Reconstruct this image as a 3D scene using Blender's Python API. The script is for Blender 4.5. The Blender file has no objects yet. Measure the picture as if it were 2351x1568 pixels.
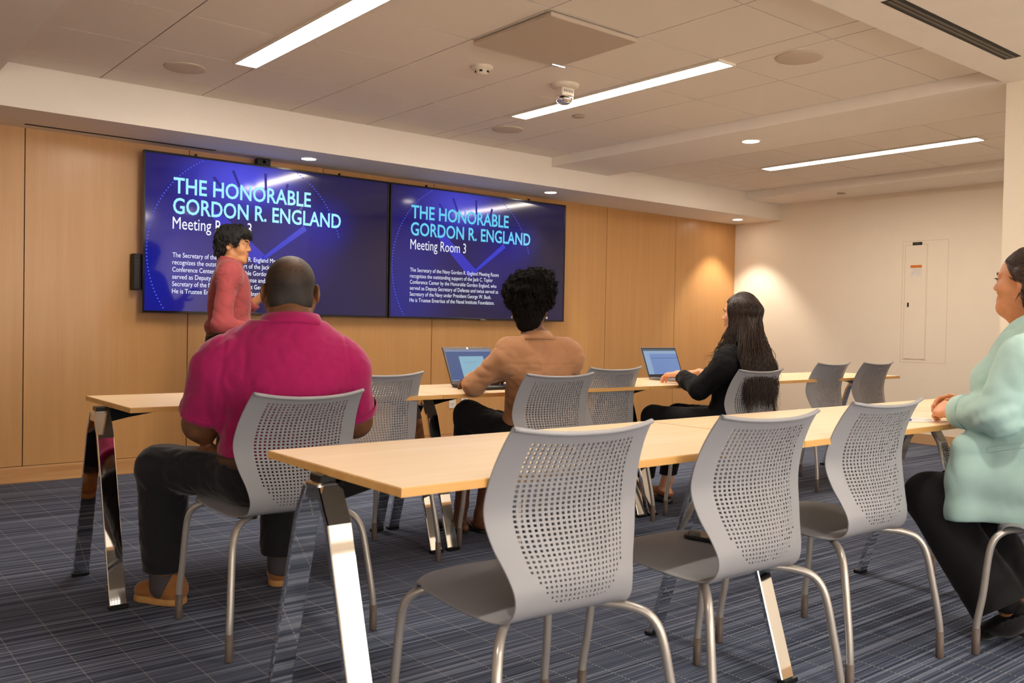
import bpy, bmesh, math, random
import numpy as np
from mathutils import Vector, Matrix
random.seed(7)
SC = bpy.context.scene
COL = SC.collection
PI = math.pi

# ------------------------------------------------------------------ camera, world, exposure
CAM_F, CAM_YAW, CAM_PITCH, CAM_ROLL, CAM_H = 2071.55, 0.68298, -0.01818, 0.01853, 1.0636
def make_camera():
    y, p, r = CAM_YAW, CAM_PITCH, CAM_ROLL
    fwd = Vector((math.sin(y)*math.cos(p), math.cos(y)*math.cos(p), math.sin(p)))
    rt = Vector((math.cos(y), -math.sin(y), 0)); up = rt.cross(fwd)
    r2 = rt*math.cos(r) + up*math.sin(r); u2 = -rt*math.sin(r) + up*math.cos(r)
    m = Matrix(((r2.x, u2.x, -fwd.x, 0), (r2.y, u2.y, -fwd.y, 0), (r2.z, u2.z, -fwd.z, CAM_H), (0, 0, 0, 1)))
    cd = bpy.data.cameras.new('camera'); co = bpy.data.objects.new('camera', cd); COL.objects.link(co)
    co.matrix_world = m
    cd.sensor_width = 36.0; cd.sensor_fit = 'HORIZONTAL'; cd.lens = CAM_F*36.0/2351.0
    cd.clip_start = 0.05; cd.clip_end = 60
    cd.dof.use_dof = True; cd.dof.focus_distance = 4.4; cd.dof.aperture_fstop = 6.3
    SC.camera = co
make_camera()
L_WORLD = 5.5
W = bpy.data.worlds.new('world'); SC.world = W; W.use_nodes = True
W.node_tree.nodes['Background'].inputs[0].default_value = (1.0, 0.90, 0.79, 1)
W.node_tree.nodes['Background'].inputs[1].default_value = L_WORLD
SC.view_settings.view_transform = 'Standard'; SC.view_settings.look = 'None'
SC.view_settings.exposure = 0.24; SC.view_settings.gamma = 1.0; SC.view_settings.use_curve_mapping = False
SC.cycles.use_denoising = True
SC.cycles.max_bounces = 10; SC.cycles.diffuse_bounces = 6; SC.cycles.glossy_bounces = 6
SC.cycles.caustics_reflective = False; SC.cycles.caustics_refractive = False
SC.cycles.sample_clamp_indirect = 6.0
LIGHT_COL = (1.0, 0.885, 0.75)      # warm white lamps of the room
L_LINEAR, L_DOWN = 52.0, 40.0

# ------------------------------------------------------------------ colour and materials
def lin(c):
    c = c/255.0
    return c/12.92 if c <= 0.04045 else ((c+0.055)/1.055)**2.4
def rgb(r, g, b): return (lin(r), lin(g), lin(b), 1.0)
MATS = {}
def nt_new(name):
    m = bpy.data.materials.new(name); m.use_nodes = True
    n = m.node_tree.nodes; b = n['Principled BSDF']
    return m, m.node_tree, b
def N(t, kind, **kw):
    n = t.nodes.new(kind)
    for k, v in kw.items():
        if k == 'op': n.operation = v
        elif k.startswith('i_'): n.inputs[int(k[2:])].default_value = v
        else: setattr(n, k, v)
    return n
def L(t, a, b): t.links.new(a, b)
def ramp(t, src, stops):
    r = t.nodes.new('ShaderNodeValToRGB')
    el = r.color_ramp.elements
    while len(el) > 1: el.remove(el[-1])
    el[0].position, el[0].color = stops[0]
    for p, c in stops[1:]:
        e = el.new(p); e.color = c
    L(t, src, r.inputs[0])
    return r.outputs[0]
def mapped(t, scale, obj=True):
    tc = t.nodes.new('ShaderNodeTexCoord'); mp = t.nodes.new('ShaderNodeMapping')
    mp.inputs['Scale'].default_value = scale
    L(t, tc.outputs['Object' if obj else 'Generated'], mp.inputs['Vector'])
    return mp.outputs[0]
def noise(t, vec, scale=1.0, detail=3.0, rough=0.55):
    n = t.nodes.new('ShaderNodeTexNoise'); n.inputs['Scale'].default_value = scale
    n.inputs['Detail'].default_value = detail; n.inputs['Roughness'].default_value = rough
    if vec is not None: L(t, vec, n.inputs['Vector'])
    return n.outputs['Fac']
def bump(t, b, h, strength=0.2, dist=0.002):
    bp = t.nodes.new('ShaderNodeBump'); bp.inputs['Strength'].default_value = strength
    bp.inputs['Distance'].default_value = dist
    L(t, h, bp.inputs['Height']); L(t, bp.outputs[0], b.inputs['Normal'])
def mat(name, col, rough=0.5, metal=0.0, var=0.05, nscale=(30, 30, 30), bumpv=0.0, spec=0.5, sheen=0.0, coat=0.0, bscale=None):
    """plain surface with a faint noise in its colour, optional fine relief"""
    if name in MATS: return MATS[name]
    m, t, b = nt_new(name)
    v = mapped(t, nscale); f = noise(t, v, 1.0, 4)
    c0 = tuple(x*(1-var) for x in col[:3])+(1,); c1 = tuple(min(1, x*(1+var)) for x in col[:3])+(1,)
    L(t, ramp(t, f, [(0.3, c0), (0.7, c1)]), b.inputs['Base Color'])
    b.inputs['Roughness'].default_value = rough; b.inputs['Metallic'].default_value = metal
    b.inputs['Specular IOR Level'].default_value = spec
    if sheen: b.inputs['Sheen Weight'].default_value = sheen; b.inputs['Sheen Roughness'].default_value = 0.4
    if coat: b.inputs['Coat Weight'].default_value = coat; b.inputs['Coat Roughness'].default_value = 0.05
    if bumpv:
        f2 = f if bscale is None else noise(t, mapped(t, bscale), 1.0, 3)
        bump(t, b, f2, bumpv)
    MATS[name] = m
    return m
def emit(name, col, strength):
    if name in MATS: return MATS[name]
    m, t, b = nt_new(name)
    b.inputs['Base Color'].default_value = (0.02, 0.02, 0.02, 1); b.inputs['Specular IOR Level'].default_value = 0.1
    b.inputs['Emission Color'].default_value = tuple(col[:3])+(1,)
    b.inputs['Emission Strength'].default_value = strength
    MATS[name] = m
    return m
def wood(name, dark, mid, light, along='z', scale=1.0, rough=0.35, coat=0.0):
    if name in MATS: return MATS[name]
    m, t, b = nt_new(name)
    s = {'z': (34, 34, 1.3), 'x': (1.3, 34, 34), 'y': (34, 1.3, 34)}[along]
    s2 = {'z': (210, 210, 7), 'x': (7, 210, 210), 'y': (210, 7, 210)}[along]
    f1 = noise(t, mapped(t, tuple(q*scale for q in s)), 1.0, 5, 0.6)
    f2 = noise(t, mapped(t, tuple(q*scale for q in s2)), 1.0, 2, 0.5)
    f3 = noise(t, mapped(t, (1.4, 1.4, 0.8)), 1.0, 2, 0.5)
    mx = N(t, 'ShaderNodeMath', op='MULTIPLY_ADD', i_1=0.30); L(t, f2, mx.inputs[0]); L(t, f1, mx.inputs[2])
    mx2 = N(t, 'ShaderNodeMath', op='MULTIPLY_ADD', i_1=0.35); L(t, f3, mx2.inputs[0]); L(t, mx.outputs[0], mx2.inputs[2])
    L(t, ramp(t, mx2.outputs[0], [(0.52, dark), (0.80, mid), (1.10, light)]), b.inputs['Base Color'])
    b.inputs['Roughness'].default_value = rough
    if coat: b.inputs['Coat Weight'].default_value = coat; b.inputs['Coat Roughness'].default_value = 0.2
    MATS[name] = m
    return m

# ------------------------------------------------------------------ mesh helpers
def link_mesh(name, me, parent=None, mats=None, loc=None):
    o = bpy.data.objects.new(name, me); COL.objects.link(o)
    for m in (mats or []): me.materials.append(m)
    if parent is not None: o.parent = parent
    if loc is not None: o.location = loc
    return o
class MB:
    """collects verts and faces of one mesh"""
    def __init__(s): s.v = []; s.f = []; s.m = []; s.sm = []
    def add(s, vs, fs, mi=0, smooth=False):
        k = len(s.v); s.v += [tuple(p) for p in vs]
        for f in fs: s.f.append(tuple(i+k for i in f)); s.m.append(mi); s.sm.append(smooth)
        return s
    def bm(s, b, mi=0, smooth=False):
        b.verts.index_update()
        s.add([v.co[:] for v in b.verts], [[v.index for v in f.verts] for f in b.faces], mi, smooth); b.free(); return s
    def box(s, lo, hi, mi=0, bev=0.0, seg=2, M=None):
        b = bmesh.new(); bmesh.ops.create_cube(b, size=1.0)
        c = [(lo[i]+hi[i])/2 for i in range(3)]; d = [hi[i]-lo[i] for i in range(3)]
        for v in b.verts: v.co = Vector((v.co.x*d[0]+c[0], v.co.y*d[1]+c[1], v.co.z*d[2]+c[2]))
        if bev: bmesh.ops.bevel(b, geom=b.edges[:], offset=bev, segments=seg, affect='EDGES', profile=0.5)
        if M is not None: bmesh.ops.transform(b, matrix=M, verts=b.verts[:])
        return s.bm(b, mi, False)
    def rings(s, rings, mi=0, smooth=True, cap0=True, cap1=True, closed=True):
        n = len(rings[0]); vs = [p for r in rings for p in r]; fs = []
        for i in range(len(rings)-1):
            for j in range(n if closed else n-1):
                a = i*n+j; b_ = i*n+(j+1) % n
                fs.append((a, b_, b_+n, a+n))
        k = len(s.v); s.add(vs, fs, mi, smooth)
        if cap0: s.f.append(tuple(k+j for j in range(n))[::-1]); s.m.append(mi); s.sm.append(False)
        if cap1: s.f.append(tuple(k+(len(rings)-1)*n+j for j in range(n))); s.m.append(mi); s.sm.append(False)
        return s
    def tube(s, path, rad, seg=14, mi=0, cap=True):
        P = [Vector(p) for p in path]; rs = rad if hasattr(rad, '__len__') else [rad]*len(P)
        t = (P[1]-P[0]).normalized(); ref = Vector((0, 0, 1)) if abs(t.z) < 0.9 else Vector((1, 0, 0))
        u = t.cross(ref).normalized(); rings = []
        for i, p in enumerate(P):
            if 0 < i < len(P)-1: t2 = (P[i+1]-P[i-1]).normalized()
            elif i: t2 = (P[i]-P[i-1]).normalized()
            else: t2 = t
            u = (u - t2*u.dot(t2)).normalized(); w = t2.cross(u)
            rings.append([p+(u*math.cos(a)+w*math.sin(a))*rs[i] for a in [2*PI*k/seg for k in range(seg)]])
        return s.rings(rings, mi, True, cap, cap)
    def lathe(s, prof, seg=32, mi=0, c=(0, 0, 0), smooth=True, cap0=True, cap1=True):
        R = [[(c[0]+r*math.cos(2*PI*k/seg), c[1]+r*math.sin(2*PI*k/seg), c[2]+z) for k in range(seg)] for r, z in prof]
        return s.rings(R, mi, smooth, cap0, cap1)
    def build(s, name, mats, parent=None, loc=None, autosmooth=False):
        me = bpy.data.meshes.new(name); me.from_pydata(s.v, [], s.f)
        mats = mats if isinstance(mats, (list, tuple)) else [mats]
        me.polygons.foreach_set('material_index', s.m)
        me.polygons.foreach_set('use_smooth', s.sm); me.update()
        return link_mesh(name, me, parent, mats, loc)
def spline(pts, n):
    """Catmull-Rom through points, n samples"""
    P = np.array(pts, float); d = np.r_[0, np.cumsum(np.linalg.norm(np.diff(P, axis=0), axis=1))]
    ts = np.linspace(0, d[-1], n); out = np.zeros((n, P.shape[1]))
    m = np.zeros_like(P); m[1:-1] = (P[2:]-P[:-2])/(d[2:]-d[:-2])[:, None]
    m[0] = (P[1]-P[0])/(d[1]-d[0]); m[-1] = (P[-1]-P[-2])/(d[-1]-d[-2])
    for i, t in enumerate(ts):
        k = min(max(np.searchsorted(d, t)-1, 0), len(P)-2); h = d[k+1]-d[k]; x = (t-d[k])/h
        out[i] = (2*x**3-3*x**2+1)*P[k]+(x**3-2*x**2+x)*h*m[k]+(-2*x**3+3*x**2)*P[k+1]+(x**3-x**2)*h*m[k+1]
    return out
def tag(o, label=None, cat=None, group=None, kind=None):
    if label: o['label'] = label
    if cat: o['category'] = cat
    if group: o['group'] = group
    if kind: o['kind'] = kind
    return o
def thing(name, label, cat, loc=(0, 0, 0), rz=0.0, group=None):
    o = bpy.data.objects.new(name, None); COL.objects.link(o); o.empty_display_size = 0.1
    o.location = loc; o.rotation_euler = (0, 0, rz)
    return tag(o, label, cat, group)
def struct(name, mb, mats, **kw):
    return tag(mb.build(name, mats, **kw), kind='structure')
def dup(src, loc, rz, label, group=None):
    def rec(o, par):
        c = o.copy(); COL.objects.link(c)
        if par is not None:
            c.parent = par; c.matrix_parent_inverse = o.matrix_parent_inverse.copy()
        for ch in list(o.children): rec(ch, c)
        return c
    r = rec(src, None); r.location = loc; r.rotation_euler = (0, 0, rz); r['label'] = label
    if group: r['group'] = group
    return r

# ------------------------------------------------------------------ room materials
M_CEIL_PAINT = mat('painted_drywall_ceiling', rgb(238, 230, 220), 0.9, var=0.012, nscale=(8, 8, 8), bumpv=0.05)
M_TILE = mat('acoustic_ceiling_tile', rgb(236, 226, 214), 0.95, var=0.02, nscale=(420, 420, 420), bumpv=0.12)
M_TILE_GAP = mat('ceiling_grid_shadow_gap', rgb(66, 54, 44), 0.9)
M_WALL = mat('beige_wall_paint', rgb(240, 229, 211), 0.85, var=0.01, nscale=(6, 6, 6), bumpv=0.04, bscale=(300, 300, 300))
M_BASE = mat('tan_rubber_base', rgb(196, 160, 118), 0.6, var=0.02)
M_WOOD = wood('maple_wall_panel', rgb(188, 138, 83), rgb(193, 144, 88), rgb(198, 149, 94), 'z', 0.45, 0.38, 0.15)
M_WOODB = wood('maple_baseboard', rgb(176, 122, 72), rgb(194, 142, 90), rgb(206, 158, 106), 'x', 0.8, 0.38, 0.1)
M_GAP = mat('dark_panel_joint', rgb(60, 38, 20), 0.8)
M_BLACK = mat('matte_black', rgb(18, 17, 17), 0.6)
M_WHITEP = mat('white_plastic', rgb(225, 218, 208), 0.45)
M_LAMP = emit('lamp_diffuser', LIGHT_COL, L_LINEAR)
M_DOWN = emit('downlight_diffuser', LIGHT_COL, L_DOWN)
M_LAMPTRIM = mat('lamp_trim_white', rgb(232, 222, 208), 0.5)

def carpet():
    m, t, b = nt_new('striped_blue_carpet')
    tc = N(t, 'ShaderNodeTexCoord'); sx = N(t, 'ShaderNodeSeparateXYZ'); L(t, tc.outputs['Object'], sx.inputs[0])
    x, y = sx.outputs[0], sx.outputs[1]
    wob = noise(t, mapped(t, (2.2, 2.2, 1)), 1, 2)
    n1 = noise(t, mapped(t, (0.45, 105, 1)), 1.0, 1.5, 0.5)
    n2 = noise(t, mapped(t, (2.0, 250, 1)), 1.0, 2.0, 0.6)
    n3 = noise(t, mapped(t, (0.9, 0.9, 1)), 1.0, 2.0)
    n4 = noise(t, mapped(t, (700, 700, 1)), 1.0, 1.0)
    a = N(t, 'ShaderNodeMath', op='MULTIPLY_ADD', i_1=0.55); L(t, n2, a.inputs[0]); L(t, n1, a.inputs[2])
    a2 = N(t, 'ShaderNodeMath', op='MULTIPLY_ADD', i_1=0.25); L(t, n4, a2.inputs[0]); L(t, a.outputs[0], a2.inputs[2])
    base = ramp(t, a2.outputs[0], [(0.68, rgb(40, 46, 60)), (0.86, rgb(72, 80, 99)), (1.0, rgb(94, 103, 124)), (1.14, rgb(122, 130, 148))])
    # rows of pale stitches running towards the screen wall
    def mod(src, p):
        q = N(t, 'ShaderNodeMath', op='DIVIDE', i_1=p); L(t, src, q.inputs[0])
        f = N(t, 'ShaderNodeMath', op='FRACT'); L(t, q.outputs[0], f.inputs[0]); return f.outputs[0], q.outputs[0]
    fx, qx = mod(x, 0.1425); fy, qy = mod(y, 0.0140)
    lx = N(t, 'ShaderNodeMath', op='LESS_THAN', i_1=0.024); L(t, fx, lx.inputs[0])
    ly = N(t, 'ShaderNodeMath', op='LESS_THAN', i_1=0.42); L(t, fy, ly.inputs[0])
    st = N(t, 'ShaderNodeMath', op='MULTIPLY'); L(t, lx.outputs[0], st.inputs[0]); L(t, ly.outputs[0], st.inputs[1])
    fl = N(t, 'ShaderNodeMath', op='FLOOR'); L(t, qx, fl.inputs[0])
    cmb = N(t, 'ShaderNodeCombineXYZ'); L(t, fl.outputs[0], cmb.inputs[0])
    yy = N(t, 'ShaderNodeMath', op='MULTIPLY', i_1=1.3); L(t, y, yy.inputs[0]); L(t, yy.outputs[0], cmb.inputs[1])
    sc = ramp(t, noise(t, cmb.outputs[0], 2.3, 1), [(0.35, rgb(178, 150, 146)), (0.5, rgb(186, 180, 172)), (0.65, rgb(192, 186, 146))])
    fade = N(t, 'ShaderNodeMath', op='MULTIPLY', i_1=0.72); L(t, st.outputs[0], fade.inputs[0])
    mx = N(t, 'ShaderNodeMix', data_type='RGBA'); L(t, fade.outputs[0], mx.inputs['Factor']); L(t, base, mx.inputs['A']); L(t, sc, mx.inputs['B'])
    L(t, mx.outputs['Result'], b.inputs['Base Color'])
    b.inputs['Roughness'].default_value = 0.95; b.inputs['Specular IOR Level'].default_value = 0.15
    bump(t, b, a2.outputs[0], 0.6, 0.003)
    return m
M_CARPET = carpet()

# ------------------------------------------------------------------ room shell
YW, YS, XR, ZC, ZS, ZB = 6.415, 5.823, 8.479, 2.505, 2.256, 2.428
XL, XBM, XBM2, YBK, YN = 0.955, 5.139, 5.82, 2.148, -3.6
XW0, XAL = -2.6, 7.86
ZRB = 2.424         # underside of the boxed-in strip over the beige wall
def build_room():
    struct('floor', MB().box((XW0, YN, -0.1), (XR+0.1, YW+0.1, 0.0)), M_CARPET)
    # wood wall: panels with dark joints
    mb = MB(); mb.box((XW0, YW+0.012, 0), (XR+0.1, YW+0.12, 2.7), 1)
    g = 0.003; x = 1.211-1.0405*4
    while x < XR:
        a, b_ = max(x+g, XW0), min(x+1.0405-g, XR+0.05)
        mb.box((a, YW, 0.108), (b_, YW+0.014, ZS+0.02), 0); x += 1.0405
    struct('wall_back', mb, [M_WOOD, M_GAP])
    struct('baseboard_back', MB().box((XW0, YW-0.008, 0), (XR, YW+0.013, 0.104), 0, 0.002), M_WOODB)
    struct('wall_right', MB().box((XR, YBK-0.2, 0), (XR+0.1, YW+0.12, 2.7)), M_WALL)
    struct('baseboard_right', MB().box((XR-0.012, YBK, 0), (XR+0.001, YW-0.02, 0.10), 0, 0.003), M_BASE)
    # the nearer right wall, a block whose corner shows at the right of the view
    struct('wall_right_near', MB().box((XBM+0.045, YN, 0), (XR+0.1, YBK, 2.7)), M_WALL)
    struct('baseboard_right_near', MB().box((XBM+0.033, YN, 0), (XBM+0.046, YBK+0.011, 0.10), 0, 0.003), M_BASE)
    struct('wall_left', MB().box((XW0-0.1, YN, 0), (XW0, YW+0.1, 2.7)), M_WALL)
    # rear wall behind the camera: piers between window openings added to brighten the room
    mb = MB(); mb.box((XW0-0.1, YN-0.1, 0), (XR+0.1, YN, 0.35)); mb.box((XW0-0.1, YN-0.1, 2.38), (XR+0.1, YN, 2.7))
    for x in (XW0-0.1, -0.05, 2.45, 4.95): mb.box((x, YN-0.1, 0.35), (x+(0.1 if x != 4.95 else XR-4.85), YN, 2.38))
    struct('wall_front', mb, M_WALL)
    for k, x in enumerate((XW0, 0.05, 2.55)):
        mb = MB(); x1 = x+(2.55 if k == 0 else 2.40)
        for q in ((x, 0.35, x+0.05, 2.38), (x1-0.05, 0.35, x1, 2.38), (x+0.05, 0.35, x1-0.05, 0.40), (x+0.05, 2.33, x1-0.05, 2.38), ((x+x1)/2-0.02, 0.40, (x+x1)/2+0.02, 2.33)):
            mb.box((q[0], YN-0.08, q[1]), (q[2], YN-0.02, q[3]))
        struct('added_window_%d' % (k+1), mb, M_WHITEP)
    # ceiling: tile fields in the coffers, drywall bulkheads around them
    def tiles(mb, x0, x1, y0, y1, gx, gy, skip=()):
        xs = [x0]+[v for v in gx if x0+0.02 < v < x1-0.02]+[x1]; ys = [y0]+[v for v in gy if y0+0.02 < v < y1-0.02]+[y1]
        for i in range(len(xs)-1):
            for j in range(len(ys)-1):
                if any(abs(xs[i]-a) < 0.02 and abs(ys[j]-b_) < 0.02 for a, b_ in skip): continue
                e = 0.0036
                mb.box((xs[i]+e, ys[j]+e, ZC), (xs[i+1]-e, ys[j+1]-e, ZC+0.02), 0)
        mb.box((x0-0.05, y0-0.05, ZC+0.006), (x1+0.05, y1+0.05, ZC+0.04), 1)
    mb = MB()
    gy = [3.105+0.6096*k for k in range(-14, 6)]
    gx1 = [1.50, 2.113, 2.718, 3.318, 3.885, 4.036, 4.490]
    tiles(mb, XL, XBM, YBK, YS, gx1, gy)
    tiles(mb, XBM2, XAL, YBK, YS, [6.16, 6.771, 6.93, 7.54], gy)
    tiles(mb, XL, XBM, -2.8, 0.6, gx1, gy)
    struct('ceiling', mb, [M_TILE, M_TILE_GAP])
    mb = MB()
    mb.box((XW0, YS, ZS), (XR+0.05, YW+0.1, 2.7))                       # soffit over the screens
    mb.box((XBM, YBK, ZB), (XBM2, YS+0.01, 2.7))                          # beam
    mb.box((XAL, YBK, ZRB), (XR+0.05, YS+0.01, 2.7))
    mb.box((XW0, 0.6, ZB), (XR, YBK, 2.7))                               # bulkhead above the camera
    mb.box((XW0, YN, ZB), (XR, -2.8, 2.7)); mb.box((XBM, -2.8, ZB), (XR, 0.6, 2.7))
    mb.box((XW0, -2.8, ZB), (XL, YS+0.01, 2.7))
    struct('trim_1', mb, M_CEIL_PAINT)
build_room()

# ------------------------------------------------------------------ ceiling things
def linear_light(x0, x1, y0, y1, label, group='recessed linear lights'):
    t = thing('ceiling_light', label, 'ceiling light', ((x0+x1)/2, (y0+y1)/2, ZC), 0, group)
    w, h = (x1-x0)/2, (y1-y0)/2; mb = MB()
    f = 0.012
    for a in ((-w, -h, -w+f, h), (w-f, -h, w, h), (-w+f, -h, w-f, -h+f), (-w+f, h-f, w-f, h)):
        mb.box((a[0], a[1], -0.012), (a[2], a[3], 0.004))
    mb.build('light_frame', M_LAMPTRIM, t)
    MB().box((-w+f, -h+f, -0.008), (w-f, h-f, 0.004)).build('diffuser', M_LAMP, t)
    return t
linear_light(1.966, 2.110, 3.105, 4.934, 'bright linear ceiling light nearest the camera, cut off by the top edge of the photo')
linear_light(3.888, 4.034, 3.075, 4.850, 'bright linear ceiling light beside the clear-domed fire alarm')
linear_light(6.774, 6.926, 3.000, 4.875, 'bright linear ceiling light in the alcove before the beige wall')
linear_light(1.966, 2.110, -2.1, -0.3, 'linear fill light added in the rear ceiling bay, left of its pair')  # unseen pair, added to light the room from behind the camera
linear_light(3.888, 4.034, -2.1, -0.3, 'linear fill light added in the rear ceiling bay, right of its pair')

def downlight(x, y, z, r, label, en=42):
    t = thing('downlight', label, 'downlight', (x, y, z), 0, 'small round downlights')
    MB().lathe([(r+0.012, 0.0), (r+0.012, -0.003), (r, -0.005), (r, 0.002)], 36, cap0=False, cap1=False).build('trim_ring', M_LAMPTRIM, t)
    MB().lathe([(0.001, -0.003), (r, -0.003)], 36, cap0=True, cap1=False).build('lamp_lens', M_DOWN, t)
    sd = bpy.data.lights.new('downlight_beam', 'SPOT'); so = bpy.data.objects.new('downlight_beam', sd); COL.objects.link(so)
    sd.color = LIGHT_COL; sd.energy = en; sd.spot_size = math.radians(88); sd.spot_blend = 0.55; sd.shadow_soft_size = 0.035
    so.location = (0, 0, -0.03); so.parent = t
    return t
downlight(3.014, 6.104, ZS, 0.052, 'round downlight in the soffit above the left wall display')
downlight(5.350, 6.069, ZS, 0.052, 'round downlight in the soffit above the right wall display')
downlight(8.075, 6.085, ZS, 0.052, 'round downlight in the soffit by the corner of the beige wall', 58)
downlight(5.462, 4.015, ZB, 0.060, 'round downlight in the dropped beam left of the alcove light')
for i, x in enumerate((0.4, 2.2, 4.0)):  # three unseen spots, added as top light for the near chairs
    downlight(x, 1.25, ZB, 0.06, ('round fill downlight added in the bulkhead above the camera, leftmost of three', 'round fill downlight added in the bulkhead above the camera, middle of three', 'round fill downlight added in the bulkhead above the camera, rightmost of three')[i])

M_GRILLE = mat('speaker_grille', rgb(206, 190, 172), 0.8, var=0.06, nscale=(900, 900, 900), bumpv=0.15)
def ceil_speaker(x, y, r, label):
    t = thing('ceiling_speaker', label, 'ceiling speaker', (x, y, ZC), 0, 'round ceiling speakers')
    MB().lathe([(0.001, -0.010), (r*0.8, -0.010), (r-0.012, -0.007)], 48, cap1=False).build('grille', M_GRILLE, t)
    MB().lathe([(r-0.012, -0.0075), (r-0.004, -0.006), (r, 0.0), (r-0.012, 0.0)], 48, cap0=False, cap1=False).build('rim', M_GRILLE, t)
ceil_speaker(1.805, 5.233, 0.118, 'round speaker grille in the ceiling left of the nearest linear light')
ceil_speaker(4.177, 2.775, 0.125, 'round speaker grille in the ceiling beside the black air slot')
ceil_speaker(4.165, 5.215, 0.118, 'round speaker grille in the ceiling below the end of the middle linear light')

M_PANEL = mat('grey_fabric_panel', rgb(190, 174, 158), 0.85, var=0.03, nscale=(500, 500, 500))
t = thing('ceiling_panel', 'square grey microphone panel hung just under the ceiling tiles', 'ceiling panel', (3.018, 3.415, ZC), 0)
MB().box((-0.288, -0.300, -0.028), (0.288, 0.300, -0.004), 0, 0.008, 3).build('panel_body', M_PANEL, t)
MB().box((-0.20, -0.2, -0.007), (0.20, 0.2, 0.012)).build('mounting_plate', M_BLACK, t)
MB().box((-0.003, -0.045, -0.0312), (0.003, 0.045, -0.027), 0, 0.001, 1, Matrix.Translation((0.268, 0.285-0.02, 0))@Matrix.Rotation(PI/2, 4, 'Z')).build('status_light', emit('status_glow', (0.75, 0.88, 1.0), 5.0), t)

M_OFFW = mat('off_white_device', rgb(222, 210, 195), 0.5)
M_CLEAR = None
def clear_plastic():
    m, t, b = nt_new('clear_dome'); b.inputs['Base Color'].default_value = (0.95, 0.95, 0.97, 1)
    b.inputs['Transmission Weight'].default_value = 1.0; b.inputs['Roughness'].default_value = 0.02; b.inputs['IOR'].default_value = 1.45
    return m
M_CLEAR = clear_plastic()
M_CHROME = mat('polished_chrome', (0.78, 0.77, 0.75, 1), 0.035, 1.0, var=0.01)
t = thing('smoke_detector', 'small white round detector with dark slots on the ceiling', 'smoke detector', (3.049, 4.057, ZC))
MB().lathe([(0.062, 0.0), (0.062, -0.012), (0.052, -0.018), (0.040, -0.022), (0.034, -0.040), (0.020, -0.046), (0.001, -0.046)], 36, cap0=False).build('detector_body', M_OFFW, t)
for a in (0.3, 1.5, 2.7, 3.9, 5.1): MB().box((0.033, -0.008, -0.036), (0.040, 0.008, -0.026), 0, 0, 1, Matrix.Rotation(a, 4, 'Z')).build('sensor_slot', M_BLACK, t)
t = thing('fire_alarm', 'white round fire alarm with a clear strobe dome beside the linear light', 'fire alarm', (3.640, 4.02, ZC))
MB().lathe([(0.086, 0.0), (0.086, -0.008), (0.080, -0.018), (0.060, -0.024), (0.001, -0.024)], 44, cap0=False).build('base_plate', M_OFFW, t)
mb = MB().box((-0.048, -0.034, -0.075), (0.048, 0.034, -0.02), 0, 0.008, 2)
mb.build('alarm_body', M_OFFW, t)
for k in range(6): MB().box((-0.034+k*0.013, -0.0352, -0.052), (-0.028+k*0.013, -0.033, -0.036)).build('sounder_slot', mat('dim_grey_print', rgb(120, 112, 104), 0.7), t)
MB().lathe([(0.050, -0.072), (0.052, -0.085), (0.044, -0.105), (0.026, -0.118), (0.001, -0.122)], 32, cap0=True).build('strobe_dome', M_CLEAR, t)
MB().lathe([(0.030, -0.074), (0.016, -0.098), (0.006, -0.106), (0.001, -0.107)], 20).build('strobe_reflector', M_CHROME, t)
def sprinkler(x, y, z, label):
    t = thing('sprinkler_cover', label, 'sprinkler', (x, y, z), 0, 'flat round sprinkler covers')
    MB().lathe([(0.001, -0.010), (0.040, -0.010), (0.043, -0.007), (0.043, -0.004)], 32, cap1=False).build('cover_plate', M_PANEL, t)
    MB().lathe([(0.030, -0.006), (0.030, 0.0)], 24, cap0=False, cap1=False).build('collar', M_BLACK, t)
sprinkler(4.250, 4.546, ZC, 'flat round sprinkler cover in the tiles beside the middle linear light')
sprinkler(8.13, 4.89, ZRB, 'flat round sprinkler cover in the strip above the beige wall')

M_SLOT = mat('air_slot_bars', rgb(88, 78, 66), 0.45, 0.3)
t = thing('air_vent', 'black linear air slot with grey bars in the bulkhead at top right', 'air vent', (4.13, 1.931, ZB))
mb = MB(); hw, hl = 0.040, 0.594
mb.box((-hl, -hw, -0.001), (hl, hw, 0.012))
mb.build('slot_opening', M_BLACK, t)
for yy in (-0.012, 0.010): MB().box((-hl+0.004, yy-0.008, -0.004), (hl-0.004, yy+0.008, 0.002), 0, 0.001, 1).build('slot_bar', M_SLOT, t)
t = thing('air_vent', 'thin black air slot in the soffit at the left of the wall displays', 'air vent', (1.787, 6.288, ZS))
MB().box((-0.603, -0.019, -0.001), (0.603, 0.019, 0.012)).build('slot_opening', M_BLACK, t)
MB().box((-0.60, -0.003, -0.003), (0.60, 0.003, 0.002)).build('slot_bar', mat('dark_slot_bar', rgb(34, 28, 24), 0.6), t)

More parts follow.
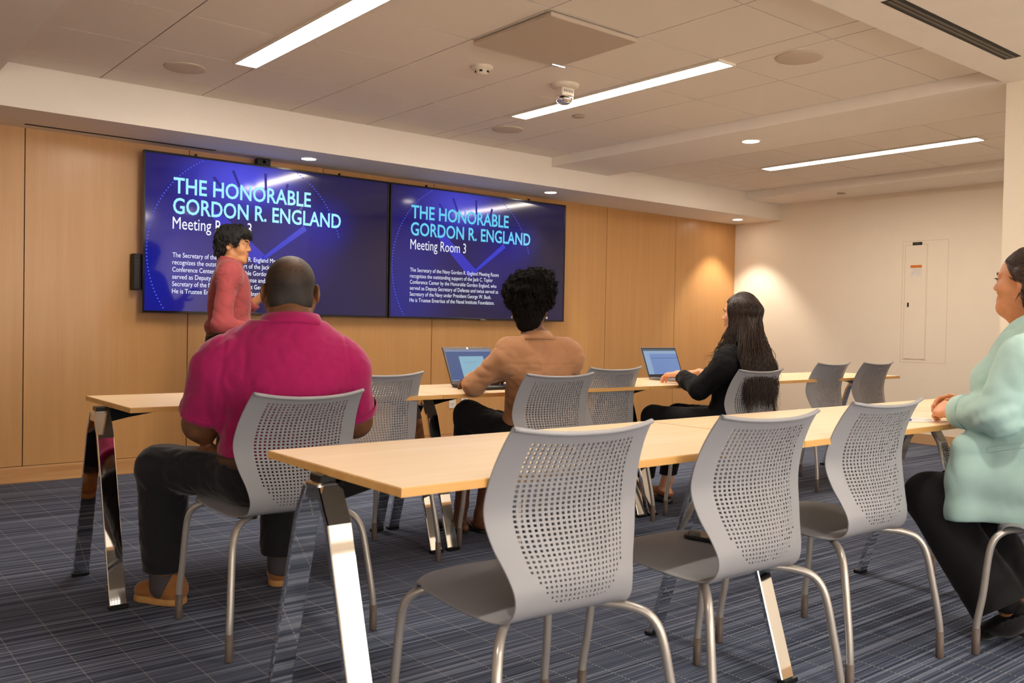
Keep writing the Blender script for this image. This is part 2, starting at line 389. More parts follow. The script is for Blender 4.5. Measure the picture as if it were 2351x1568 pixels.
# ------------------------------------------------------------------ wall things
M_PWALL = mat('access_panel_paint', rgb(240, 229, 211), 0.8, var=0.01, nscale=(6, 6, 6))
M_LINE = mat('panel_joint_line', rgb(222, 207, 184), 0.9)
def on_right(name, label, cat, y0, y1, z0, z1, th, m, parent=None):
    c = (XR, (y0+y1)/2, (z0+z1)/2)
    mb = MB().box((-th, -(y1-y0)/2, -(z1-z0)/2), (0.002, (y1-y0)/2, (z1-z0)/2), 0, min(th*0.3, 0.002), 1)
    o = mb.build(name, m, parent, c if parent is None else None)
    return tag(o, label, cat)
t = thing('access_panel', 'large flush access panel painted like the beige wall', 'wall panel', (XR, 4.19, 1.35))
mb = MB()
def rect_line(mb, y0, y1, z0, z1, e=0.005):
    for a in ((y0, z0, y1, z0+e), (y0, z1-e, y1, z1), (y0, z0, y0+e, z1), (y1-e, z0, y1, z1)):
        mb.box((-0.0012, a[0]-4.19, a[1]-1.35), (0.001, a[2]-4.19, a[3]-1.35))
rect_line(mb, 4.18, 4.405, 0.80, 1.91); rect_line(mb, 3.985, 4.43, 0.775, 1.945)
MB().box((-0.006, 4.19-4.19, 0.81-1.35), (0.002, 4.395-4.19, 1.90-1.35), 0, 0.001, 1).build('panel_door', M_PWALL, t)
mb.build('panel_joint', M_LINE, t)
MB().box((-0.012, 4.352-4.19, 1.309-1.35), (-0.004, 4.368-4.19, 1.352-1.35), 0, 0.002, 1).build('latch', mat('dark_bronze', rgb(70, 60, 52), 0.4, 0.6), t)
t = thing('wall_sign', 'tiny black sign above the access panel on the beige wall', 'sign', (XR, 4.284, 1.917))
MB().box((-0.006, -0.046, -0.014), (0.001, 0.046, 0.014), 0, 0.001, 1).build('sign_plate', M_BLACK, t)
MB().box((-0.0066, -0.026, -0.003), (-0.0055, 0.026, 0.003)).build('sign_print', mat('faint_grey_print', rgb(92, 88, 84), 0.7), t)
t = thing('notice', 'small white notice with an orange header on the beige wall', 'notice', (XR, 4.288, 1.645))
MB().box((-0.010, -0.054, -0.046), (-0.006, 0.054, 0.040)).build('notice_sheet', mat('white_notice', rgb(232, 226, 218), 0.7), t)
MB().box((-0.011, -0.054, 0.040), (-0.006, 0.054, 0.066)).build('orange_header', mat('orange_print', rgb(214, 118, 30), 0.6), t)
mb = MB()
for k in range(4): mb.box((-0.0105, -0.040, 0.022-k*0.014), (-0.0098, 0.040-0.012*(k % 2), 0.025-k*0.014))
mb.build('printed_lines', mat('pale_print', rgb(196, 188, 178), 0.7), t)

def outlet(x, z, label):
    t = thing('wall_outlet', label, 'outlet', (x, YW, z), 0, 'white outlets on the wood wall')
    MB().box((-0.036, -0.006, -0.058), (0.036, 0.001, 0.058), 0, 0.003, 2).build('cover_plate', M_WHITEP, t)
    for zz in (-0.021, 0.021):
        rc = MB().box((-0.017, -0.0085, zz-0.014), (0.017, -0.005, zz+0.014), 0, 0.003, 2).build('receptacle', mat('warm_white', rgb(216, 208, 196), 0.4), t)
        for xx in (-0.006, 0.006): MB().box((xx-0.0012, -0.0092, zz-0.004), (xx+0.0012, -0.008, zz+0.006)).build('slot', M_BLACK, rc)
outlet(4.560, 0.388, 'white wall outlet left of its pair, below the laptop table')
outlet(4.690, 0.380, 'white wall outlet right of its pair, below the laptop table')

# ------------------------------------------------------------------ wall displays
def screen_mat(name, dim):
    m, t, b = nt_new(name)
    tc = N(t, 'ShaderNodeTexCoord'); sx = N(t, 'ShaderNodeSeparateXYZ'); L(t, tc.outputs['Object'], sx.inputs[0])
    def blob(cx, cz, rx, rz):
        v = N(t, 'ShaderNodeVectorMath', operation='SUBTRACT'); L(t, tc.outputs['Object'], v.inputs[0]); v.inputs[1].default_value = (cx, 0, cz)
        w = N(t, 'ShaderNodeVectorMath', operation='MULTIPLY'); L(t, v.outputs[0], w.inputs[0]); w.inputs[1].default_value = (1/rx, 0, 1/rz)
        l = N(t, 'ShaderNodeVectorMath', operation='LENGTH'); L(t, w.outputs[0], l.inputs[0])
        r = N(t, 'ShaderNodeMapRange'); r.interpolation_type = 'SMOOTHSTEP'
        r.inputs[1].default_value = 0; r.inputs[2].default_value = 1; r.inputs[3].default_value = 1; r.inputs[4].default_value = 0
        L(t, l.outputs['Value'], r.inputs[0]); return r.outputs[0]
    col = None
    base = rgb(20, 17, 62)
    layers = [((-0.70, 0.0, 0.62, 1.0), rgb(26, 22, 120), 0.9), ((-0.25, 0.42, 0.62, 0.34), rgb(70, 72, 214), 0.85), ((-0.88, -0.35, 0.5, 0.55), rgb(10, 22, 128), 0.9),
              ((0.1, -0.05, 0.55, 0.5), rgb(40, 34, 132), 0.55), ((0.35, 0.15, 0.40, 0.30), rgb(22, 26, 140), 0.7), ((-0.62, 0.02, 0.12, 0.26), rgb(8, 16, 110), 0.7), ((0.95, 0, 0.5, 0.9), rgb(26, 20, 44), 0.8)]
    prev = None
    for (cx, cz, rx, rz), c, k in layers:
        f = blob(cx, cz, rx, rz); mm = N(t, 'ShaderNodeMath', op='MULTIPLY', i_1=k); L(t, f, mm.inputs[0])
        mx = N(t, 'ShaderNodeMix', data_type='RGBA'); L(t, mm.outputs[0], mx.inputs['Factor'])
        if prev is None: mx.inputs['A'].default_value = base
        else: L(t, prev, mx.inputs['A'])
        mx.inputs['B'].default_value = c; prev = mx.outputs['Result']
    L(t, prev, b.inputs['Emission Color']); b.inputs['Emission Strength'].default_value = dim
    b.inputs['Base Color'].default_value = (0.006, 0.006, 0.008, 1); b.inputs['Roughness'].default_value = 0.075
    b.inputs['Specular IOR Level'].default_value = 0.5
    return m
def text_mesh(s, x0, z0, width, cap, bold=0.0):
    """flat lettering in the XZ plane: left edge x0, baseline z0, given width and capital height"""
    cu = bpy.data.curves.new('txt', 'FONT'); cu.body = s; cu.size = 1.0; cu.offset = bold; cu.resolution_u = 3; cu.fill_mode = 'FRONT'
    o = bpy.data.objects.new('txt', cu); COL.objects.link(o)
    bpy.context.view_layer.update()
    me = bpy.data.meshes.new_from_object(o.evaluated_get(bpy.context.evaluated_depsgraph_get()))
    n = len(me.vertices); co = np.empty(n*3); me.vertices.foreach_get('co', co); co = co.reshape(-1, 3)
    bpy.data.objects.remove(o); bpy.data.curves.remove(cu)
    x_a, x_b = co[:, 0].min(), co[:, 0].max()
    sx = width/(x_b-x_a); sz = cap/0.729
    vs = np.c_[x0+(co[:, 0]-x_a)*sx, np.zeros(n), z0+co[:, 1]*sz]
    fs = [list(p.vertices) for p in me.polygons]; bpy.data.meshes.remove(me)
    return vs, fs
TITLE = [('THE HONORABLE', 0.203, 0.8265, 1.030, 0.112, 0.016), ('GORDON R. ENGLAND', 0.201, 0.6865, 1.288, 0.112, 0.016)]
BODY = ['The Secretary of the Navy Gordon R. England Meeting Room', 'recognizes the outstanding support of the Jack C. Taylor',
        'Conference Center by the Honorable Gordon England, who', 'served as Deputy Secretary of Defense and twice served as',
        'Secretary of the Navy under President George W. Bush.', 'He is Trustee Emeritus of the Naval Institute Foundation.']
BW = [0.928, 0.862, 0.905, 0.925, 0.848, 0.885]
def display(name, x0, label, k):
    Wd, Hd, z0 = 1.924, 1.096, 1.104
    t = thing(name, label, 'display', (x0+Wd/2, 6.305, z0), 0, 'wall displays')
    a, b_ = -Wd/2+0.003, Wd/2-0.003
    MB().box((a+0.1, 0.028, 0.1), (b_-0.1, YW-6.305+0.002, Hd-0.1), 0, 0.01, 2).build('back_housing', M_BLACK, t)
    mb = MB(); e = 0.014
    for q in ((a, 0, a+e, Hd), (b_-e, 0, b_, Hd), (a+e, 0, b_-e, e), (a+e, Hd-e, b_-e, Hd)):
        mb.box((q[0], -0.005, q[1]), (q[2], 0.03, q[3]), 0, 0.0015, 1)
    mb.build('bezel', mat('black_gloss_bezel', rgb(24, 22, 22), 0.22), t)
    MB().box((-0.03, -0.006, -0.004), (0.03, 0.0, 0.006), 0, 0.001, 1).build('badge', mat('dull_silver', rgb(120, 116, 112), 0.35, 0.8), t)
    for q in (-0.6, 0.52): MB().box((q-0.006, 0.01, Hd), (q+0.006, 0.03, Hd+0.018)).build('mount_tab', M_BLACK, t)
    sc = MB().box((a+e-0.002, 0.0, e-0.002), (b_-e+0.002, 0.02, Hd-e+0.002)).build('screen', screen_mat('screen_image_%s' % ('left' if k else 'right'), 1.10 if k else 0.85), t)
    # the screen material works from the middle of the screen
    me = sc.data; me.transform(Matrix.Translation((0, 0, -Hd/2))); sc.location = (0, 0, Hd/2)
    X = -Wd/2
    vs, fs = [], []
    for s, tx, tz, w, c, bd in TITLE:
        mb = MB(); v, f = text_mesh(s, X+tx, tz, w, c, bd); mb.add(v, f)
        mb.v = [(p[0], -0.0022, p[2]-Hd/2) for p in mb.v]
        mb.build('title_lettering', emit('cyan_letters_%d' % k, (0.30, 0.72, 0.92) if k else (0.13, 0.62, 0.86), 1.05 if k else 0.85), sc)
    mb = MB(); v, f = text_mesh('Meeting Room 3', X+0.200, 0.580 if k else 0.570, 0.566, 0.088, 0.0); mb.add(v, f)
    mb.v = [(p[0], -0.0022, p[2]-Hd/2) for p in mb.v]; mb.build('subtitle_lettering', emit('white_letters_%d' % k, (0.86, 0.89, 1.0), 0.95 if k else 0.80), sc); mb = MB()
    for i, s in enumerate(BODY): v, f = text_mesh(s, X+0.201, 0.385-i*0.0498, BW[i], 0.034, 0.0); mb.add(v, f)
    mb.v = [(p[0], -0.0022, p[2]-Hd/2) for p in mb.v]
    mb.build('body_lettering', emit('white_letters_%d' % k, (0.86, 0.89, 1.0), 0.95 if k else 0.80), sc)
    # clock-like dial of the picture on the screen: ring of studs, ticks, two hands
    cx, cz, R = 0.763+X, 1.53-z0, 0.735
    mb = MB(); rnd = random.Random(3)
    for i in range(190):
        an = 2*PI*i/190; px, pz = cx+R*math.cos(an), cz+R*math.sin(an)
        if not (a+0.02 < px < b_-0.02 and 0.02 < pz < Hd-0.02): continue
        if -1.05 < an-2*PI < -0.02 or an < 0.25: continue
        q = 0.0052
        mb.add([(px+q*math.cos(w), -0.0008, pz-Hd/2+q*math.sin(w)) for w in [2*PI*j/8 for j in range(8)]], [tuple(range(8))[::-1]])
    mb.build('dial_studs', emit('dial_blue_%d' % k, rgb(74, 84, 220), 0.9), sc)
    mb = MB()
    def strip(p, q, w0, w1, mi):
        nonlocal mb
        d = Vector((q[0]-p[0], 0, q[1]-p[1])).normalized(); n = Vector((-d.z, 0, d.x))
        A = Vector((p[0], -0.0012, p[1]-Hd/2)); B = Vector((q[0], -0.0012, q[1]-Hd/2))
        mb.add([A+n*w0, A-n*w0, B-n*w1, B+n*w1], [(0, 1, 2, 3)], mi)
    c0 = (0.84+X, 0.40)
    hm_ = [emit('hand_blue_%d' % k, rgb(48, 44, 170), 1.0), emit('hand_pale_%d' % k, rgb(42, 48, 184), 1.0)]
    strip((0.50+X, 0.705), c0, 0.035, 0.050, 0); strip((0.36+X, 0.84), (0.50+X, 0.705), 0.006, 0.010, 0); mb.build('dial_hand', hm_, sc)
    mb = MB(); strip(c0, (1.19+X, 0.665), 0.012, 0.022, 1); mb.build('dial_hand', hm_, sc)
    for an, ln in ((2.3, .09), (2.0, .11), (1.75, .12), (1.35, .12), (1.05, .12), (0.75, .10)):
        p = (cx+0.50*math.cos(an), cz+0.50*math.sin(an)); q = (cx+(0.50+ln)*math.cos(an+0.05), cz+(0.50+ln)*math.sin(an+0.05))
        if q[1] < Hd-0.03: mb = MB(); strip(p, q, 0.008, 0.010, 0); mb.build('dial_mark', emit('mark_navy_%d' % k, rgb(34, 32, 128), 1.0), sc)
    return t
display('wall_display', 1.902, 'left wall display, partly hidden by the standing presenter', 1)
display('wall_display', 3.832, 'right wall display beside the curly-haired person', 0)
t = thing('web_camera', 'small black camera on the top edge of the left wall display', 'camera', (2.757, 6.33, 2.200))
MB().box((-0.052, -0.03, 0.0), (0.052, 0.03, 0.047), 0, 0.006, 2).build('camera_body', M_BLACK, t)
MB().lathe([(0.001, 0.0), (0.012, 0.0), (0.013, -0.004)], 20).build('lens', mat('lens_glass', rgb(10, 10, 14), 0.08), t).matrix_local = Matrix.Translation((0, -0.030, 0.024))@Matrix.Rotation(PI/2, 4, 'X')
t = thing('control_bar', 'slim black bar mounted on the wood wall left of the displays', 'sound bar', (1.882, 6.36, 1.255))
MB().box((-0.026, -0.03, 0.0), (0.018, YW-6.36+0.002, 0.245), 0, 0.006, 2).build('bar_housing', M_BLACK, t)
mb = MB()
for q in range(9): mb.box((-0.020, -0.0315, 0.04+q*0.019), (0.012, -0.029, 0.048+q*0.019))
mb.build('bar_grille', mat('dark_grey_grille', rgb(44, 42, 42), 0.6), t)

# ------------------------------------------------------------------ tables
M_TOP = wood('pale_maple_laminate', rgb(236, 206, 160), rgb(242, 215, 174), rgb(246, 223, 187), 'x', 0.5, 0.33, 0.1)
M_EDGE = wood('maple_edge_band', rgb(206, 154, 88), rgb(216, 166, 98), rgb(226, 178, 112), 'x', 0.6, 0.4)
M_GLOSSB = mat('black_steel', rgb(16, 15, 15), 0.28)
def trestle(t, xc, yc, side):
    """A-shaped end support: two chrome bars, a knuckle and a black arm under the top"""
    wd, th = 0.030, 0.009
    for s in (1, -1):
        P = [(0.262, 0.012), (0.075, 0.615), (0.030, 0.692)]
        mb = MB(); rings = []
        ang = [math.atan2(P[1][0]-P[0][0], P[1][1]-P[0][1])]; ang += [math.atan2(P[2][0]-P[1][0], P[2][1]-P[1][1])]
        aa = [ang[0], (ang[0]+ang[1])/2, ang[1]]
        for (py, pz), a in zip(P, aa):
            n = (math.cos(a), -math.sin(a))          # normal in the (y, z) plane
            e = 0.0025
            ring = []
            for dx, dn in ((-wd, -th+e), (-wd+e, -th), (wd-e, -th), (wd, -th+e), (wd, th-e), (wd-e, th), (-wd+e, th), (-wd, th-e)):
                ring.append((xc+dx, yc+s*(py+n[0]*dn), pz+n[1]*dn))
            rings.append(ring if s > 0 else ring[::-1])
        mb.rings(rings, 0, False)
        leg = mb.build('leg', M_CHROME, t)
        MB().box((xc-wd-0.003, yc+s*0.268-0.016, 0.0), (xc+wd+0.003, yc+s*0.268+0.016, 0.016), 0, 0.003, 1).build('foot_pad', M_GLOSSB, leg)
    MB().box((xc-wd+0.002, yc-0.034, 0.660), (xc+wd-0.002, yc+0.034, 0.704), 0, 0.006, 2).build('knuckle', M_CHROME, t)
    # tapered arm
    mb = MB(); d = side; x0 = xc+d*(wd-0.004); rs = []
    for f, hh, ww in ((0, 0.055, 0.05), (0.25, 0.04, 0.045), (0.75, 0.018, 0.035), (1.0, 0.010, 0.028)):
        xx = x0+d*0.30*f
        r = [(xx, yc-ww, 0.716), (xx, yc+ww, 0.716), (xx, yc+ww*0.7, 0.716-hh), (xx, yc-ww*0.7, 0.716-hh)]
        rs.append(r if d < 0 else r[::-1])
    mb.rings(rs, 0, False)
    mb.build('support_arm', M_GLOSSB, t)
    MB().box((xc-0.02, yc-0.028, 0.700), (xc+0.02, yc+0.028, 0.7195), 0, 0.003, 1).build('mounting_block', M_GLOSSB, t)
def table(label, x0, x1, y0, y1, trest, group):
    xc, yc = (x0+x1)/2, (y0+y1)/2
    t = thing('training_table', label, 'table', (xc, yc, 0), 0, group)
    b = bmesh.new(); bmesh.ops.create_cube(b, size=1.0)
    for v in b.verts: v.co = Vector((v.co.x*(x1-x0), v.co.y*(y1-y0), v.co.z*0.019))
    top = [f for f in b.faces if f.normal.z > 0.9][0]
    bmesh.ops.bevel(b, geom=list(top.edges), offset=0.0018, segments=2, affect='EDGES')
    b.faces.ensure_lookup_table()
    vs = [(v.co.x, v.co.y, v.co.z+0.737-0.0095) for v in b.verts]; b.verts.index_update()
    mb = MB()
    for f in b.faces: mb.f.append(tuple(v.index for v in f.verts)); mb.m.append(0 if f.normal.z > 0.3 or f.normal.z < -0.9 else 1); mb.sm.append(False)
    mb.v = vs; b.free()
    mb.build('tabletop', [M_TOP, M_EDGE], t)
    for tx, side in trest: trestle(t, tx-xc, 0.022 if tx < 0.963 else 0, side)
    return t
R2, R1 = (1.514, 2.143), (3.407, 4.017)
G2, G1 = 'tables of the near row', 'tables of the row nearest the displays'
table('maple table of the near row with its free left end before the pink-shirted man', 0.957, 2.352, *R2, [(0.960, 1)], G2)
table('maple table of the near row, second from its left end', 2.355, 3.705, *R2, [(2.365, 1)], G2)
table('maple table of the near row under the hands of the mint blazer', 3.708, 5.06, *R2, [(3.715, 1), (5.0, -1)], G2)
table('maple table of the far row at its left end, in front of the pink-shirted man', 0.992, 2.369, *R1, [(0.968, 1), (2.372, -1)], G1)
table('maple table of the far row carrying the left laptop, second from its left end', 2.372, 3.765, *R1, [(2.466, 1), (3.762, -1)], G1)
table('maple table of the far row carrying the right laptop, third from its left end', 3.768, 5.150, *R1, [(3.850, 1), (5.09, -1)], G1)
table('maple table of the far row at its right end, before the beige wall', 5.153, 6.530, *R1, [(5.215, 1), (6.46, -1)], G1)

# ------------------------------------------------------------------ chairs
M_SHELL = mat('grey_moulded_plastic', rgb(146, 146, 151), 0.42, var=0.012, nscale=(300, 300, 300), bumpv=0.03)
M_TUBE = mat('silver_painted_steel', rgb(176, 170, 164), 0.32, 0.55, var=0.02)
M_GLIDE = mat('brown_rubber_glide', rgb(92, 80, 74), 0.55)
PROF = [(0.222, 0.424), (0.219, 0.442), (0.200, 0.4525), (0.14, 0.452), (0.05, 0.443), (-0.05, 0.431), (-0.115, 0.424), (-0.158, 0.428), (-0.190, 0.448),
        (-0.204, 0.485), (-0.200, 0.530), (-0.183, 0.585), (-0.168, 0.640), (-0.166, 0.680), (-0.178, 0.740), (-0.204, 0.795), (-0.232, 0.836)]
HW = [0.196, 0.205, 0.212, 0.220, 0.220, 0.206, 0.186, 0.172, 0.164, 0.164, 0.176, 0.198, 0.212, 0.214, 0.208, 0.200, 0.194]
WRAP = [0, 0, 0, 0, 0, 0.0, 0.0, 0.004, 0.012, 0.022, 0.032, 0.036, 0.036, 0.034, 0.030, 0.028, 0.026]       # forward bow at the edges
DROP = [-0.016, -0.014, -0.012, -0.010, -0.008, -0.006, -0.005, -0.004, 0, 0, 0, 0, 0.001, 0.002, 0.005, 0.010, 0.015]
_pp = np.c_[np.array(PROF), HW, WRAP, DROP]
_S = spline(_pp, 400); _D = np.r_[0, np.cumsum(np.hypot(*np.diff(_S[:, :2], axis=0).T))]
V_BEND = np.interp(0, [0, 1], [0, 1])
_iB = int(np.argmin(np.abs(_S[:, 0]+0.135)+(_S[:, 1] > 0.45)*9)); D_B = _D[_iB]; D_T = _D[-1]
def shell_pt(u, d):
    y, z, w, wr, dr = [np.interp(d, _D, _S[:, k]) for k in range(5)]
    return np.array([u*w, y+wr*u*u, z+dr*abs(u)**2.4])
def shell_nrm(u, d):
    e = 1e-3
    a = shell_pt(u+e, d)-shell_pt(u-e, d); b = shell_pt(u, min(d+e, D_T))-shell_pt(u, max(d-e, 0))
    n = np.cross(a, b); return n/np.linalg.norm(n)   # points to the sitter's side
def shell_part(us, ds, holes, thick, rim):
    """two skins with open cells; holes(i,j) -> (fx, fz) half sizes as a fraction of the cell, or None. rim: sides that get closed"""
    nu, nd = len(us), len(ds); P = {}; vs = []; nr = []; fs = []
    th = thick
    def V(u, d, side):
        key = (round(u, 6), round(d, 6), side)
        if key not in P:
            p = shell_pt(u, d); n = shell_nrm(u, d)
            P[key] = len(vs); vs.append(p+n*(th/2 if side else -th/2)); nr.append(n if side else -n)
        return P[key]
    for j in range(nd-1):
        for i in range(nu-1):
            u0, u1, d0, d1 = us[i], us[i+1], ds[j], ds[j+1]; h = holes(i, j) if holes else None
            for side in (0, 1):
                q = [V(u0, d0, side), V(u1, d0, side), V(u1, d1, side), V(u0, d1, side)]
                if h is None: fs.append(q if side else q[::-1]); continue
                uc, dc = (u0+u1)/2, (d0+d1)/2; hu, hd = (u1-u0)/2*h[0], (d1-d0)/2*h[1]
                r = [V(uc-hu, dc-hd, side), V(uc+hu, dc-hd, side), V(uc+hu, dc+hd, side), V(uc-hu, dc+hd, side)]
                for k in range(4):
                    f = [q[k], q[(k+1) % 4], r[(k+1) % 4], r[k]]; fs.append(f if side else f[::-1])
                if side:
                    r0 = [V(uc-hu, dc-hd, 0), V(uc+hu, dc-hd, 0), V(uc+hu, dc+hd, 0), V(uc-hu, dc+hd, 0)]
                    for k in range(4): fs.append([r[k], r[(k+1) % 4], r0[(k+1) % 4], r0[k]])
    nface_s = len(fs)
    # rounded closing strips along the free edges
    def close(line, out):
        k = len(vs); m = 5
        for (u, d) in line:
            p = shell_pt(u, d); n = shell_nrm(u, d); o = out(u, d)
            for q in range(m):
                a = PI*q/(m-1); dv = n*math.cos(a)+o*math.sin(a)
                vs.append(p+dv*th/2); nr.append(dv)
        for s in range(len(line)-1):
            for q in range(m-1):
                fs.append([k+s*m+q, k+s*m+q+1, k+(s+1)*m+q+1, k+(s+1)*m+q])
    def side_out(sg):
        def f(u, d):
            a = shell_pt(u, d)-shell_pt(u-sg*1e-3, d); return a/np.linalg.norm(a)
        return f
    def end_out(sg):
        def f(u, d):
            a = (shell_pt(u, d)-shell_pt(u, d-sg*2e-3))if 0 <= d-sg*2e-3 else shell_pt(u, 0)-shell_pt(u, 2e-3); return a/np.linalg.norm(a)
        return f
    if 'L' in rim: close([(us[0], d) for d in ds], side_out(-1))
    if 'R' in rim: close([(us[-1], d) for d in ds][::-1], side_out(1))
    if 'T' in rim: close([(u, ds[-1]) for u in us], end_out(1))
    if 'B' in rim: close([(u, ds[0]) for u in us][::-1], end_out(-1))
    return vs, nr, fs
def normals_mesh(name, vs, nr, fs, m, parent):
    A = np.array(vs); B = np.array(nr); F = np.array(fs)
    gn = np.cross(A[F[:, 2]]-A[F[:, 0]], A[F[:, 3]]-A[F[:, 1]]); flip = (gn*B[F].mean(1)).sum(1) < 0
    F[flip] = F[flip][:, ::-1]; fs = F.tolist()
    me = bpy.data.meshes.new(name); me.from_pydata([tuple(v) for v in vs], [], fs)
    me.polygons.foreach_set('use_smooth', [True]*len(fs)); me.update()
    me.normals_split_custom_set_from_vertices([tuple(n) for n in nr])
    return link_mesh(name, me, parent, [m])
NCOL, NROW = 21, 33
def make_chair(label, group):
    t = thing('stacking_chair', label, 'chair', (0, 0, 0), 0, group)
    # seat
    us = np.linspace(-1, 1, 29); ds = np.r_[np.linspace(0, 0.05, 8), np.linspace(0.06, D_B, 26)]
    # round the front corners by pulling the end columns back
    vs, nr, fs = shell_part(us, ds, None, 0.006, 'LRB')
    vs = [np.array([p[0], p[1], p[2]]) for p in vs]
    for p in vs:
        if p[1] > 0.12 and abs(p[0]) > 0.12:
            q = (abs(p[0])-0.12)/0.095; p[1] -= 0.045*q**2.6*min(1, (p[1]-0.12)/0.06)
    normals_mesh('seat', vs, nr, fs, M_SHELL, t)
    # perforated back
    um = 0.735; ue = np.linspace(-um, um, NCOL+1)
    us = np.r_[[-1, -0.985, -0.95, -0.90, -0.82], ue, [0.82, 0.90, 0.95, 0.985, 1]]
    d_lo, d_hi = np.interp([0.492, 0.822], _S[250:, 1], _D[250:]) if False else (D_T-0.395, D_T-0.030)
    de = np.linspace(d_lo, d_hi, NROW+1)
    ds = np.r_[np.linspace(D_B, d_lo, 9)[:-1], de, [D_T-0.022, D_T-0.014, D_T-0.007, D_T]]
    def holes(i, j):
        a, b = i-5, j-8
        if not (0 <= a < NCOL and 0 <= b < NROW): return None
        uc = (a+0.5-NCOL/2)/(NCOL/2); vc = b/NROW
        if b < 9 and uc*uc > 1.02-((9-b-0.3)/10.5)**2: return None
        f = np.interp(vc, [0, 0.15, 0.45, 0.7, 1], [0.40, 0.47, 0.54, 0.50, 0.46]); g = np.interp(vc, [0, 0.15, 0.5, 0.8, 1], [0.42, 0.48, 0.56, 0.68, 0.78])
        return (f, g)
    vs, nr, fs = shell_part(us, ds, holes, 0.0055, 'LRT')
    bk = normals_mesh('backrest', vs, nr, fs, M_SHELL, t)
    # rolled top lip
    mb = MB(); rs = []
    for u in np.linspace(-1, 1, 33):
        p = shell_pt(u, D_T-0.004)
        rs.append([(p[0], p[1]-0.003+0.0075*math.cos(a), p[2]+0.0055*math.sin(a)) for a in [2*PI*k/12 for k in range(12)]])
    mb.rings(rs, 0, True); mb.build('top_lip', M_SHELL, bk)
    mb = MB()
    for dx in (-0.014, 0.004):
        for dz in (0, 0.012):
            p = shell_pt(0.55+dx/0.17, D_T-0.425+dz); n = shell_nrm(0.55, D_T-0.425+dz)
            q = p-n*0.0044; mb.box((q[0]-0.006, q[1]-0.0006, q[2]-0.0012), (q[0]+0.007, q[1]+0.0006, q[2]+0.0012))
    mb.build('moulded_mark', mat('shell_mark', rgb(150, 143, 140), 0.5), bk)
    # legs
    for s in (-1, 1):
        front = spline([(s*0.06, 0.125, 0.419), (s*0.140, 0.160, 0.419), (s*0.188, 0.186, 0.413), (s*0.214, 0.204, 0.391), (s*0.225, 0.216, 0.345), (s*0.233, 0.230, 0.20), (s*0.238, 0.244, 0.105), (s*0.239, 0.246, 0.03)], 40)
        rear = spline([(s*0.08, -0.045, 0.414), (s*0.135, -0.105, 0.410), (s*0.180, -0.155, 0.406), (s*0.212, -0.192, 0.390), (s*0.230, -0.214, 0.350), (s*0.243, -0.236, 0.24), (s*0.252, -0.252, 0.14), (s*0.256, -0.257, 0.09), (s*0.2565, -0.2575, 0.03)], 44)
        for path in (front, rear):
            leg = MB().tube(path, 0.0112, 14).build('leg', M_TUBE, t)
            x, y = path[-1][0], path[-1][1]; z = 0.088
            xa, ya = [np.interp(-z, -path[:, 2], path[:, k]) for k in (0, 1)]
            MB().tube([(x, y, 0.0), (x, y, 0.004), (x, y, 0.03), (xa, ya, z)], [0.0105, 0.0125, 0.0128, 0.0128], 14).build('glide', M_GLIDE, leg)
    mb = MB()
    for s in (-1, 1): mb.box((s*0.115-0.016, -0.10, 0.400), (s*0.115+0.016, 0.14, 0.421), 0, 0.004, 1)
    mb.box((-0.11, 0.03, 0.404), (0.11, 0.06, 0.418), 0, 0.003, 1)
    mb.build('seat_bracket', M_BLACK, t)
    return t
GC2, GC1 = 'grey chairs along the near table row', 'grey chairs along the far table row'
CH = make_chair('empty grey chair nearest the camera, in front of the table of the near row', GC2)
CH.location = (1.392, 1.632, 0); CH.rotation_euler = (0, 0, -0.08)
dup(CH, (2.004, 1.585, 0), -0.055, 'empty grey chair with a black phone on its seat', GC2)
dup(CH, (2.708, 1.65, 0), -0.04, 'empty grey chair next to the person in the mint blazer', GC2)
dup(CH, (3.325, 1.080, 0), 0.0, 'grey chair under the person in the mint blazer, cut off by the photo edge', GC2)
dup(CH, (4.18, 1.64, 0), 0.0, 'grey chair beyond the mint blazer, only a front leg showing', GC2)
CM = dup(CH, (1.345, 2.960, 0), 0.0, 'grey chair under the pink-shirted man', GC1)
for ch in CM.children:
    if ch.name.startswith('backrest'):      # the back gives under the man's weight
        ch.matrix_local = Matrix.Translation((0, -0.16, 0.43))@Matrix.Rotation(math.radians(9.5), 4, 'X')@Matrix.Translation((0, 0.16, -0.43))
dup(CH, (2.03, 3.565, 0), 0.03, 'empty grey chair at the far row, just right of the pink-shirted man', GC1)
dup(CH, (2.765, 3.235, 0), -0.05, 'grey chair under the person in the tan shirt', GC1)
dup(CH, (3.475, 3.59, 0), 0.0, 'empty grey chair at the far row between the two laptops', GC1)
dup(CH, (4.14, 3.145, 0), 0.0, 'grey chair under the person with long dark hair', GC1)
dup(CH, (5.56, 3.57, 0), 0.0, 'empty grey chair right of the long dark hair, left of the last two', GC1)
dup(CH, (6.03, 3.51, 0), 0.0, 'empty grey chair at the far end of the far row, rightmost of that row', GC1)

